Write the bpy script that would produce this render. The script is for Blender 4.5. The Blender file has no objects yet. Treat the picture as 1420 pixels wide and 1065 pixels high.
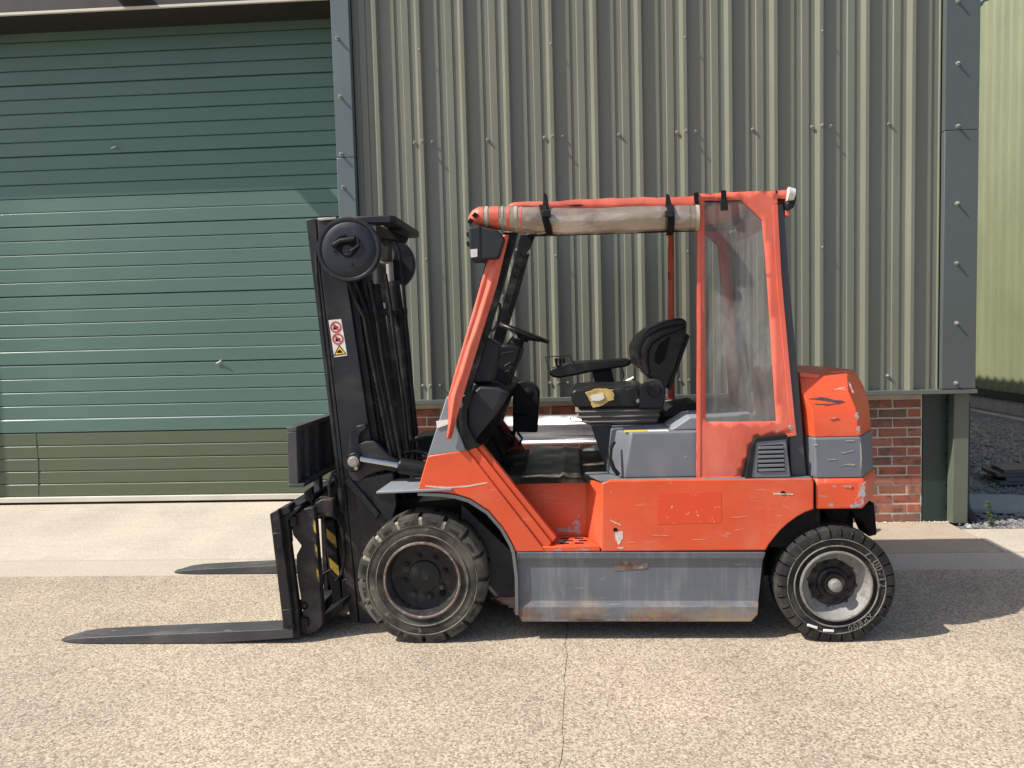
import bpy, bmesh, math, random
from mathutils import Vector, Matrix, noise
from mathutils.geometry import delaunay_2d_cdt
R = math.radians
rnd = random.Random(7)
scene = bpy.context.scene
C = scene.collection

# ------------------------------------------------------------------ camera
YAW, PIT, ROL = R(3.2), R(3.8), R(-1.44)
F, CX, CY, HC = 1060.0, 735.0, 532.5, 1.58
fw = Vector((-math.sin(YAW)*math.cos(PIT), math.cos(YAW)*math.cos(PIT), -math.sin(PIT)))
r0 = Vector((math.cos(YAW), math.sin(YAW), 0)); u0 = r0.cross(fw)
rt = math.cos(ROL)*r0 + math.sin(ROL)*u0
up = -math.sin(ROL)*r0 + math.cos(ROL)*u0
cam = bpy.data.cameras.new('camera'); camo = bpy.data.objects.new('camera', cam); C.objects.link(camo)
M3 = Matrix((rt, up, -fw)).transposed()
camo.matrix_world = Matrix.Translation((0, 0, HC)) @ M3.to_4x4()
cam.sensor_fit = 'HORIZONTAL'; cam.sensor_width = 36; cam.lens = F/1420*36
cam.shift_x = -(CX-710)/1420; cam.clip_start = .05; cam.clip_end = 500
scene.camera = camo
def ray(x, y): return fw + rt*((x-CX)/F) - up*((y-CY)/F)
def P(x, y, Y):                       # point seen at photo position (x,y) lying in the vertical plane Y
    d = ray(x, y); t = Y/d.y
    return Vector((d.x*t, Y, HC+d.z*t))
def G(x, y, z=0):                     # the same on level ground of height z
    d = ray(x, y); t = (z-HC)/d.z
    return Vector((d.x*t, d.y*t, z))
def PX(x, y, X):
    d = ray(x, y); t = X/d.x
    return Vector((X, d.y*t, HC+d.z*t))

# ------------------------------------------------------------------ light
SUN = Vector((1, .335, -1.18)).normalized()
w = bpy.data.worlds.new('World'); scene.world = w; w.use_nodes = True
nt = w.node_tree; sky = nt.nodes.new('ShaderNodeTexSky'); sky.sky_type = 'NISHITA'; sky.sun_disc = False
sky.sun_elevation = math.asin(-SUN.z); sky.sun_rotation = math.atan2(-SUN.x, -SUN.y) % (2*math.pi)
sky.dust_density = 2.0
nt.links.new(sky.outputs[0], nt.nodes['Background'].inputs[0]); nt.nodes['Background'].inputs[1].default_value = .122
sl = bpy.data.lights.new('sun', 'SUN'); sl.energy = 4.6; sl.angle = R(.6); sl.color = (1, .94, .85)
so = bpy.data.objects.new('sun', sl); C.objects.link(so); so.rotation_euler = SUN.to_track_quat('-Z', 'Y').to_euler(); so.location = (-4, -2, 9)
vs = scene.view_settings; vs.view_transform = 'Standard'; vs.look = 'None'; vs.gamma = 1; vs.exposure = .46; vs.use_curve_mapping = False

# ------------------------------------------------------------------ materials
def srgb(r, g, b):
    f = lambda c: (c/255/12.92) if c/255 <= .04045 else ((c/255+.055)/1.055)**2.4
    return (f(r), f(g), f(b))
class NT:
    def __init__(s, name):
        s.m = bpy.data.materials.new(name); s.m.use_nodes = True; s.t = s.m.node_tree
        s.b = s.t.nodes['Principled BSDF']; s.out = s.t.nodes['Material Output']
    def n(s, typ, **k):
        o = s.t.nodes.new(typ)
        for a, v in k.items(): setattr(o, a, v)
        return o
    def l(s, a, b): s.t.links.new(a, b)
    def val(s, sock, v):
        if hasattr(v, 'links') or hasattr(v, 'is_linked'): s.l(v, sock)
        else: sock.default_value = v
    def math(s, op, a, b=0.0, c=None, clamp=False):
        o = s.n('ShaderNodeMath', operation=op, use_clamp=clamp); s.val(o.inputs[0], a); s.val(o.inputs[1], b)
        if c is not None: s.val(o.inputs[2], c)
        return o.outputs[0]
    def mix(s, f, a, b, blend='MIX'):
        o = s.n('ShaderNodeMix', data_type='RGBA', blend_type=blend); s.val(o.inputs[0], f)
        s.val(o.inputs[6], a if hasattr(a, 'links') else (*a, 1)); s.val(o.inputs[7], b if hasattr(b, 'links') else (*b, 1))
        return o.outputs[2]
    def coord(s, sc=(1, 1, 1), which='Object', off=(0, 0, 0)):
        tc = s.n('ShaderNodeTexCoord'); mp = s.n('ShaderNodeMapping'); s.l(tc.outputs[which], mp.inputs[0])
        mp.inputs['Scale'].default_value = sc; mp.inputs['Location'].default_value = off
        return mp.outputs[0]
    def noise(s, sc, scale=1, detail=5, rough=.6, off=(0, 0, 0), dist=0):
        o = s.n('ShaderNodeTexNoise'); s.l(s.coord(sc, off=off), o.inputs['Vector'])
        o.inputs['Scale'].default_value = scale; o.inputs['Detail'].default_value = detail
        o.inputs['Roughness'].default_value = rough; o.inputs['Distortion'].default_value = dist
        return o.outputs[0]
    def rng(s, v, lo, hi, a=0, b=1):
        o = s.n('ShaderNodeMapRange'); s.val(o.inputs[0], v); o.inputs[1].default_value = lo; o.inputs[2].default_value = hi
        o.inputs[3].default_value = a; o.inputs[4].default_value = b
        return o.outputs[0]
    def bump(s, h, strength, dist=.01, prev=None):
        o = s.n('ShaderNodeBump'); s.l(h, o.inputs['Height']); o.inputs['Strength'].default_value = strength; o.inputs['Distance'].default_value = dist
        if prev is not None: s.l(prev, o.inputs['Normal'])
        s.l(o.outputs[0], s.b.inputs['Normal']); return o.outputs[0]
def mk(name, base, rough=.5, metal=0, var=.12, vs=(3, 3, 3), layers=(), bump=0, bsc=(150, 150, 150), bdist=.002, spec=.5, rvar=.12, wav=0, wsc=(6, 6, 6), wdist=.02):
    """painted / rubber / cloth surface: base colour with soft variation, then worn or dirty layers, then fine relief.
    layer = (colour, scale xyz, lo, hi, amount, (z0,z1) or None)"""
    t = NT(name)
    n1 = t.noise(vs, 1, 6)
    col = t.mix(t.rng(n1, .3, .7), tuple(c*(1-var) for c in base), tuple(min(1, c*(1+var)) for c in base))
    rg = t.rng(n1, .3, .7, max(.05, rough-rvar), min(1, rough+rvar))
    for i, L in enumerate(layers):
        c, sc, lo, hi, amt, zr = L
        f = t.math('MULTIPLY', t.rng(t.noise(sc, 1, 6, .65, off=(3.1*i+1, 1.7*i, 5.3*i)), lo, hi), amt)
        if zr:
            z = t.n('ShaderNodeSeparateXYZ'); t.l(t.coord(), z.inputs[0])
            wob = t.math('MULTIPLY_ADD', t.noise((5, 5, 2), 1, 4, off=(9*i, 2, 3)), abs(zr[1]-zr[0])*1.2, z.outputs[2])
            f = t.math('MULTIPLY', f, t.rng(wob, zr[0]+abs(zr[1]-zr[0])*.6, zr[1]+abs(zr[1]-zr[0])*.6, 1, 0))
        col = t.mix(f, col, c)
        rg = t.math('ADD', rg, t.math('MULTIPLY', f, .25), clamp=True)
    t.l(col, t.b.inputs['Base Color']); t.l(rg, t.b.inputs['Roughness'])
    t.b.inputs['Metallic'].default_value = metal; t.b.inputs['Specular IOR Level'].default_value = spec
    pr = None
    if wav: pr = t.bump(t.noise(wsc, 1, 3, .5), wav, wdist)
    if bump: t.bump(t.noise(bsc, 1, 3), bump, bdist, pr)
    return t.m
dustc = (.42, .36, .28); rustc = (.16, .07, .03)
orange = (.66, .085, .028)
M = {}
scr = ((.75, .38, .30), (2.5, 8, 60), .655, .69, .5, None)
scr2 = ((.66, .5, .44), (9, 30, 110), .69, .71, .75, None)
chip = ((.36, .33, .32), (14, 14, 18), .685, .70, .9, None)
M['orange'] = mk('orange paint', orange, .42, var=.10, vs=(2.2, 2, 3), layers=(((.62, .19, .11), (3, 3, 5), .5, .75, .5, None), scr, scr2, chip, (dustc, (5, 5, 2), .45, .8, .3, (.3, .75))), bump=.05, bsc=(40, 40, 40), wav=.08, wsc=(2, 2, 3))
M['orange_worn'] = mk('worn orange paint', orange, .45, var=.10, layers=(((.62, .2, .12), (3, 3, 5), .45, .7, .5, None), scr, scr2, ((.30, .27, .26), (7, 9, 10), .57, .60, .95, None)), bump=.08, bsc=(60, 60, 60), wav=.1, wsc=(3, 3, 3))
M['orange_cast'] = mk('orange paint on cast iron', orange, .38, var=.10, layers=(((.62, .19, .11), (3, 3, 5), .5, .75, .45, None), scr2, chip), bump=.10, bsc=(50, 50, 50), bdist=.003, wav=.25, wsc=(5, 5, 5), wdist=.01)
M['grey'] = mk('grey paint', (.115, .128, .148), .5, var=.12, vs=(2, 2, 5), layers=(((.30, .31, .32), (14, 14, 2), .5, .8, .6, None), ((.45, .43, .38), (3, 9, 70), .67, .71, .7, None), ((.38, .34, .28), (20, 20, 1.5), .6, .8, .5, None), (rustc, (9, 9, 16), .42, .62, .9, (.12, .21)), ((.35, .25, .14), (4, 4, 8), .45, .65, .7, (.12, .24))), bump=.06, bsc=(60, 60, 60), wav=.15, wsc=(3, 3, 3))
M['grey_band'] = mk('grey paint on cast iron', (.13, .145, .165), .5, var=.12, layers=(((.6, .58, .55), (4, 12, 90), .68, .71, .8, None), ((.5, .36, .3), (9, 9, 14), .69, .71, .9, None)), bump=.12, bsc=(50, 50, 50), wav=.2, wsc=(5, 5, 5), wdist=.01)
M['pillar_grey'] = mk('dark blue grey pillar paint', (.052, .057, .068), .42, var=.1, layers=(((.2, .2, .2), (20, 20, 20), .68, .72, .6, None),))
M['grey_light'] = mk('pale grey plastic', (.20, .225, .245), .55, var=.1, layers=(((.3, .3, .29), (8, 8, 8), .5, .75, .4, None),), bump=.05)
M['grey_hood'] = mk('grey hood paint', (.135, .15, .172), .48, var=.08, layers=(((.45, .42, .36), (18, 18, 18), .68, .74, .7, None), ((.3, .27, .22), (3, 3, 2), .45, .75, .4, None)), bump=.05)
M['black'] = mk('black paint', (.011, .0115, .013), .42, spec=.22, var=.3, layers=(((.11, .10, .09), (4, 4, 9), .52, .8, .6, None), ((.28, .26, .24), (9, 9, 60), .69, .72, .6, None)), bump=.08, bsc=(70, 70, 70))
M['mast'] = mk('mast paint', (.019, .0205, .0245), .42, spec=.3, var=.25, layers=(((.085, .08, .076), (3, 3, 5), .5, .8, .6, None), ((.15, .13, .105), (7, 7, 5), .40, .68, .75, (.05, .95)), ((.30, .28, .26), (12, 12, 50), .70, .73, .5, None)), bump=.06, bsc=(70, 70, 70))
M['steel_worn'] = mk('worn black steel', (.020, .020, .022), .45, metal=.1, spec=.25, var=.3, layers=(((.13, .12, .11), (5, 14, 5), .5, .75, .6, None), ((.42, .38, .33), (14, 40, 20), .66, .72, .7, None), ((.10, .06, .04), (7, 7, 7), .55, .7, .5, None)), bump=.12, bsc=(50, 50, 50))
M['plastic'] = mk('black plastic', (.013, .014, .016), .5, spec=.22, var=.15, layers=(((.07, .067, .063), (6, 6, 6), .5, .8, .45, None),), bump=.12, bsc=(300, 300, 300))
M['plastic_dark'] = mk('charcoal plastic', (.024, .026, .031), .5, spec=.25, var=.12, layers=(((.07, .067, .063), (6, 6, 6), .5, .8, .4, None),), bump=.1, bsc=(300, 300, 300))
M['reel'] = mk('reel plastic', (.016, .019, .026), .36, spec=.35, var=.15, layers=(((.12, .12, .12), (6, 6, 6), .5, .8, .4, None),), bump=.05)
M['vinyl'] = mk('black vinyl', (.011, .011, .012), .36, spec=.4, var=.15, layers=(((.11, .105, .1), (9, 9, 9), .55, .8, .4, None),), bump=.12, bsc=(160, 160, 160), wav=.2, wsc=(9, 9, 9))
M['foam'] = mk('torn yellow foam', (.50, .36, .13), .95, var=.3, vs=(20, 20, 20), bump=.6, bsc=(90, 90, 90), bdist=.005)
M['foam_white'] = mk('pale torn lining', (.7, .68, .6), .9, var=.1, bump=.4, bsc=(60, 60, 60))
M['bellows'] = mk('dusty bellows rubber', (.17, .155, .135), .85, var=.25, bump=.2)
M['rubber'] = mk('tyre rubber', (.018, .018, .0175), .75, var=.25, vs=(7, 7, 7), layers=(((.10, .092, .078), (7, 7, 7), .45, .72, .7, None), ((.24, .22, .185), (30, 30, 30), .62, .72, .5, None)), bump=.35, bsc=(110, 110, 110), bdist=.003, spec=.25)
M['rubber_dusty'] = mk('dusty tyre rubber', (.030, .029, .027), .8, var=.3, vs=(7, 7, 7), layers=(((.165, .15, .12), (5, 5, 5), .40, .66, .8, None), ((.30, .27, .22), (24, 24, 24), .60, .70, .6, None)), bump=.4, bsc=(110, 110, 110), bdist=.003, spec=.25)
M['packed_dirt'] = mk('packed pale dirt', (.30, .265, .205), .95, var=.3, vs=(20, 20, 20), bump=.5, bsc=(90, 90, 90))
M['backrest'] = mk('scuffed dark grey steel', (.062, .062, .066), .48, var=.25, spec=.3, layers=(((.16, .15, .135), (4, 9, 5), .5, .75, .6, None), ((.38, .35, .31), (14, 40, 30), .66, .70, .7, None)), bump=.12, bsc=(50, 50, 50))
M['rubber_edge'] = mk('dusty tyre rib', (.20, .185, .155), .85, var=.3, vs=(9, 9, 9), layers=(((.05, .05, .048), (9, 9, 9), .45, .6, .8, None),), bump=.3)
M['rubber_letter'] = mk('scuffed raised rubber', (.13, .125, .115), .8, var=.3, bump=.2)
M['rim'] = mk('dirty dark rim', (.022, .022, .023), .5, spec=.25, var=.3, layers=(((.15, .13, .11), (12, 12, 12), .5, .75, .6, None),), bump=.3, bsc=(90, 90, 90))
M['rim_lip'] = mk('rusty rim edge', (.17, .13, .115), .6, metal=.2, var=.3, layers=(((.34, .31, .29), (25, 25, 25), .5, .62, .7, None), (rustc, (18, 18, 18), .52, .62, .8, None)), bump=.3, bsc=(90, 90, 90))
M['rim_dust'] = mk('dust grey rim dish', (.20, .195, .185), .6, var=.25, vs=(9, 9, 9), layers=(((.34, .33, .315), (40, 40, 40), .5, .65, .5, None), ((.07, .065, .06), (30, 30, 30), .56, .66, .6, None)), bump=.35, bsc=(90, 90, 90))
M['chrome'] = mk('chrome rod', (.55, .56, .58), .16, metal=1, var=.05)
M['steel'] = mk('bare steel', (.38, .36, .33), .45, metal=.6, var=.2, bump=.2, bsc=(80, 80, 80))
M['galv'] = mk('galvanised steel', (.50, .51, .52), .42, metal=.75, var=.15, vs=(9, 9, 9), layers=(((.35, .33, .30), (3, 12, 30), .55, .8, .5, None),), bump=.1, bsc=(40, 40, 40))
M['hose'] = mk('rubber hose', (.011, .011, .012), .5, spec=.25, var=.2, layers=(((.13, .12, .11), (6, 6, 6), .5, .8, .5, None),))
M['fabric'] = mk('orange vinyl cloth', (.64, .115, .070), .55, var=.10, vs=(4, 4, 4), layers=(((.70, .22, .15), (5, 5, 3), .45, .75, .6, None), ((.42, .10, .06), (14, 14, 5), .6, .75, .4, None)), bump=.25, bsc=(500, 500, 500), wav=.35, wsc=(12, 12, 5), wdist=.012)
M['strap'] = mk('black webbing', (.010, .010, .011), .8, spec=.15, var=.2, bump=.3, bsc=(400, 400, 400))
M['trim_hem'] = mk('tan binding tape', (.38, .33, .26), .8, var=.2, bump=.2)
M['white'] = mk('white print', (.72, .71, .68), .5, var=.05)
M['red'] = mk('red print', (.55, .03, .035), .5, var=.05)
M['yellow'] = mk('yellow print', (.42, .29, .04), .55, var=.15, layers=(((.07, .065, .05), (25, 25, 25), .52, .60, .85, None),))
M['yellow_clean'] = mk('yellow warning print', (.78, .50, .03), .5, var=.05)
M['inkblack'] = mk('black print', (.008, .008, .008), .7, spec=.1, var=.1)
M['lens'] = mk('pale lamp lens', (.62, .60, .57), .3, var=.2, vs=(30, 30, 30))
M['mat'] = mk('worn rubber floor mat', (.025, .025, .023), .45, spec=.35, var=.3, layers=(((.20, .18, .14), (6, 6, 6), .48, .7, .75, None),), bump=.25, bsc=(90, 90, 90), wav=.4, wsc=(5, 5, 5))
M['floor'] = mk('dirty steel floor', (.018, .017, .016), .7, spec=.2, var=.3, layers=(((.26, .22, .16), (6, 6, 6), .5, .7, .8, None),), bump=.2)
M['soot'] = mk('greasy underbody', (.010, .0095, .009), .8, spec=.15, var=.3, layers=(((.05, .043, .034), (6, 6, 6), .5, .75, .6, None),), bump=.3, bsc=(60, 60, 60))
M['well'] = mk('wheel well liner', (.13, .133, .138), .7, spec=.25, var=.2, layers=(((.2, .17, .13), (6, 6, 6), .48, .75, .6, None), (rustc, (9, 9, 9), .5, .65, .8, (.12, .25))), bump=.2, bsc=(60, 60, 60))
M['scuff_black'] = mk('black scrape', (.05, .045, .045), .7, var=.4, vs=(30, 30, 30))
M['bare_metal'] = mk('bare scraped metal', (.36, .36, .37), .5, metal=.3, var=.2, layers=((orange, (26, 26, 26), .50, .56, .9, None), ((.2, .16, .14), (40, 40, 40), .56, .62, .7, None)))
M['scratch'] = mk('fine pale scratch', (.74, .27, .19), .6, var=.2, vs=(40, 40, 40))
M['scratch_pale'] = mk('fine grey scratch', (.33, .31, .29), .6, var=.2, vs=(40, 40, 40))
M['primer'] = mk('chipped paint edge', (.60, .50, .44), .7, var=.2, vs=(40, 40, 40))
# a faded sticker patch: redder paint with glue residue
t = NT('faded sticker patch'); b_ = t.mix(t.rng(t.noise((40, 40, 40), 1, 6, .7), .61, .68), (.67, .065, .020), (.76, .42, .37)); 
t.l(b_, t.b.inputs['Base Color']); t.b.inputs['Roughness'].default_value = .55; M['patch'] = t.m
# clear plastic sheet: partly see-through, hazed
def clear(name, tint, haze_lo, haze_hi, sc):
    t = NT(name); tr = t.n('ShaderNodeBsdfTransparent'); tr.inputs[0].default_value = (*tint, 1)
    t.b.inputs['Base Color'].default_value = (.40, .39, .37, 1); t.b.inputs['Roughness'].default_value = .22
    mx = t.n('ShaderNodeMixShader'); t.l(t.rng(t.noise(sc, 1, 5, .6, dist=1.0), .35, .68, haze_lo, haze_hi), mx.inputs[0])
    t.l(tr.outputs[0], mx.inputs[1]); t.l(t.b.outputs[0], mx.inputs[2]); t.l(mx.outputs[0], t.out.inputs[0])
    t.bump(t.noise((5, 5, 3), 1, 3), .5, .03); return t.m
M['clear'] = clear('hazy clear plastic', (.80, .81, .80), .10, .48, (7, 7, .9))
M['clear_far'] = clear('clear plastic sheet', (.82, .83, .83), .06, .25, (5, 5, 2.2))
M['rollplastic'] = mk('rolled dirty clear plastic', (.27, .21, .155), .14, metal=.15, var=.3, vs=(4, 9, 9), rvar=.05, spec=1.0, layers=(((.56, .50, .43), (3, 9, 9), .50, .62, .55, None), ((.15, .105, .075), (4, 12, 12), .56, .66, .45, None)), wav=.5, wsc=(5, 9, 9), wdist=.03)
M['rollplastic'].node_tree.nodes['Principled BSDF'].inputs['Coat Weight'].default_value = .6
# cladding and door coats
M['clad'] = mk('olive coated steel sheet', (.172, .180, .138), .42, var=.05, vs=(1.5, 1.5, .7), layers=(((.22, .22, .18), (1, 1, .4), .5, .8, .3, None), ((.26, .26, .22), (30, 30, 30), .72, .75, .5, None)), bump=.02, bsc=(60, 60, 60))
M['trim'] = mk('grey coated trim', (.115, .145, .150), .38, var=.05, vs=(1, 1, 1), wav=.08, wsc=(1.5, 1.5, 1.5), layers=(((.2, .21, .2), (5, 5, 3), .6, .8, .4, None),))
M['door'] = mk('green door coat', (.088, .162, .134), .42, var=.05, vs=(.8, 2, 2), layers=(((.13, .20, .17), (1, 3, 3), .5, .8, .35, None), ((.35, .37, .34), (60, 60, 90), .745, .76, .6, None)), bump=.22, bsc=(9, 160, 160), bdist=.001)
M['door_low'] = mk('dull olive door coat', (.085, .110, .064), .5, var=.07, vs=(.8, 2, 2), layers=(((.13, .14, .10), (1.5, 3, 5), .48, .75, .4, None), ((.35, .35, .3), (60, 60, 90), .74, .76, .6, None)), bump=.22, bsc=(9, 160, 160), bdist=.001)
M['seal'] = mk('pale bottom rail', (.62, .58, .50), .6, var=.1)
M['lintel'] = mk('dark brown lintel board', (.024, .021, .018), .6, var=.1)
M['trim_dark'] = mk('dark grey coated trim', (.082, .098, .096), .4, var=.05, vs=(1, 1, 1), wav=.08, wsc=(1.5, 1.5, 1.5), layers=(((.15, .16, .15), (5, 5, 3), .6, .8, .4, None),))
M['flashing'] = mk('olive grey flashing', (.095, .105, .092), .45, var=.06)
M['postgreen'] = mk('dark green steel column', (.018, .038, .032), .4, var=.15, layers=(((.10, .12, .11), (6, 6, 4), .58, .75, .5, None),), bump=.05)
M['postolive'] = mk('olive painted post', (.115, .132, .098), .5, var=.06, layers=(((.22, .22, .18), (6, 6, 3), .6, .8, .4, None),))
M['clad2'] = mk('pale olive weathered sheet', (.205, .222, .128), .55, var=.10, vs=(3, 2, .8), layers=(((.165, .18, .10), (3, 4, .8), .45, .75, .5, None),), bump=.05)
M['flash2'] = mk('dark green flashing', (.018, .025, .02), .5, var=.2)
M['block'] = mk('concrete block', (.33, .31, .28), .9, var=.12, vs=(6, 6, 6), bump=.3, bsc=(60, 60, 60))
M['mortar'] = mk('pale mortar', (.56, .50, .43), .95, var=.15, vs=(9, 9, 9), bump=.5, bsc=(120, 120, 120), bdist=.004)
M['leaf'] = mk('plant leaf', (.075, .13, .045), .5, var=.3, vs=(30, 30, 30))
M['slate'] = mk('dark slate', (.085, .085, .088), .6, var=.2, vs=(6, 6, 6), bump=.3, bsc=(25, 25, 60), layers=(((.2, .19, .17), (6, 6, 6), .55, .75, .5, None),))
M['paleslab'] = mk('pale grey stone slab', (.26, .285, .29), .8, var=.12, vs=(5, 5, 5), bump=.25, bsc=(50, 50, 50))
M['gravel'] = mk('dark slate chippings', (.16, .157, .16), .6, var=.55, vs=(40, 40, 40), layers=(((.38, .36, .33), (14, 14, 14), .56, .64, .8, None),), bump=.3)
# bricks: colour per brick
t = NT('weathered red brick'); oi = t.n('ShaderNodeObjectInfo'); cr = t.n('ShaderNodeValToRGB'); t.l(oi.outputs['Random'], cr.inputs[0])
el = cr.color_ramp.elements; el[0].position = 0; el[0].color = (.37, .11, .065, 1); el[1].position = 1; el[1].color = (.20, .12, .085, 1)
for p_, c_ in ((.25, (.40, .13, .08, 1)), (.45, (.31, .11, .07, 1)), (.6, (.42, .17, .11, 1)), (.72, (.15, .08, .06, 1)), (.86, (.30, .12, .085, 1))):
    e = el.new(p_); e.color = c_
vadd = t.n('ShaderNodeVectorMath', operation='ADD'); t.l(t.coord((1, 1, 1)), vadd.inputs[0]); mm = t.n('ShaderNodeVectorMath', operation='SCALE'); t.l(oi.outputs['Location'], mm.inputs[0]); mm.inputs[3].default_value = 3.7; t.l(mm.outputs[0], vadd.inputs[1])
def nz(sc, lo, hi):
    o = t.n('ShaderNodeTexNoise'); t.l(vadd.outputs[0], o.inputs['Vector']); o.inputs['Scale'].default_value = sc; o.inputs['Detail'].default_value = 6; o.inputs['Roughness'].default_value = .65
    return t.rng(o.outputs[0], lo, hi), o.outputs[0]
c1 = t.mix(t.math('MULTIPLY', nz(11, .48, .62)[0], .75), cr.outputs[0], (.10, .065, .05)); c1 = t.mix(t.math('MULTIPLY', nz(26, .58, .7)[0], .5), c1, (.45, .30, .22))
t.l(c1, t.b.inputs['Base Color']); t.b.inputs['Roughness'].default_value = .9; t.bump(nz(90, 0, 1)[1], .5, .004); M['brick'] = t.m
# exposed-aggregate concrete
def ground_mat(name, cols, cell, base, streak=None, bumpk=.5, blotch=.14, agg=.75, marks=None):
    t = NT(name); co = t.coord()
    v = t.n('ShaderNodeTexVoronoi'); t.l(co, v.inputs['Vector']); v.inputs['Scale'].default_value = cell
    sp = t.n('ShaderNodeSeparateColor'); t.l(v.outputs['Color'], sp.inputs[0])
    cr = t.n('ShaderNodeValToRGB'); t.l(sp.outputs[0], cr.inputs[0]); e = cr.color_ramp.elements
    e[0].color = (*cols[0], 1); e[1].color = (*cols[-1], 1)
    for i, c in enumerate(cols[1:-1]): q = e.new((i+1)/(len(cols)-1)); q.color = (*c, 1)
    col = t.mix(agg, base, cr.outputs[0])
    edge = t.rng(v.outputs['Distance'], .45, .8); col = t.mix(t.math('MULTIPLY', edge, .45), col, tuple(c*.62 for c in base))
    n2 = t.noise((.9, .9, .9), 1, 8, .62); col = t.mix(t.rng(n2, .3, .72), t.mix(1, col, (1-blotch, 1-blotch, 1-blotch*.9), 'MULTIPLY'), t.mix(1, col, (1+blotch*.5, 1+blotch*.45, 1+blotch*.3), 'MULTIPLY'))
    n3 = t.noise((4, 4, 4), 1, 8, .7); col = t.mix(t.math('MULTIPLY', t.rng(n3, .55, .75), .35), col, tuple(c*.72 for c in base))
    n4 = t.noise((60, 60, 60), 1, 4, .7, off=(4, 4, 4)); col = t.mix(t.math('MULTIPLY', t.rng(n4, .66, .74), .7), col, (.10, .085, .075))
    if streak:
        n5 = t.noise(streak, 1, 6, .7); col = t.mix(t.math('MULTIPLY', t.rng(n5, .5, .72), .32), col, tuple(c*.55 for c in base))
    if marks:
        n6 = t.noise((1.3, .55, 1), 1, 3, .5, dist=1.5, off=(2.2, 7, 0)); ln = t.math('ABSOLUTE', t.math('SUBTRACT', n6, .5)); 
        col = t.mix(t.math('MULTIPLY', t.rng(ln, .004, .012, 1, 0), marks), col, tuple(c*.6 for c in base))
    t.l(col, t.b.inputs['Base Color']); t.b.inputs['Roughness'].default_value = .92; t.b.inputs['Specular IOR Level'].default_value = .25
    pr = t.bump(t.math('SUBTRACT', 1.0, v.outputs['Distance']), bumpk, .004); t.bump(t.noise((45, 45, 45), 1, 5), .25, .006, pr)
    return t.m
M['agg'] = ground_mat('exposed aggregate concrete', [(.14, .105, .08), (.36, .295, .22), (.50, .43, .325), (.60, .53, .42), (.40, .31, .225), (.22, .195, .18)], 112, (.44, .372, .282), agg=.82, bumpk=.38, blotch=.24)
M['brushed'] = ground_mat('brushed concrete', [(.40, .35, .285), (.53, .475, .39), (.50, .45, .38)], 130, (.50, .447, .368), streak=(4, 60, 4), bumpk=.2, agg=.4)
M['apron'] = ground_mat('smooth pale concrete', [(.38, .32, .25), (.52, .46, .375), (.57, .51, .43), (.49, .44, .37)], 110, (.52, .465, .385), streak=(3, 22, 3), bumpk=.25, agg=.55, blotch=.2)
M['apron_r'] = ground_mat('smooth tan concrete', [(.38, .31, .235), (.46, .38, .29), (.42, .36, .28)], 130, (.44, .365, .275), streak=(9, 4, 3), bumpk=.2, agg=.35)
M['soil'] = mk('dark subgrade', (.15, .12, .095), .95, var=.3, vs=(4, 4, 4), bump=.4, bsc=(50, 50, 50))

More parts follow.
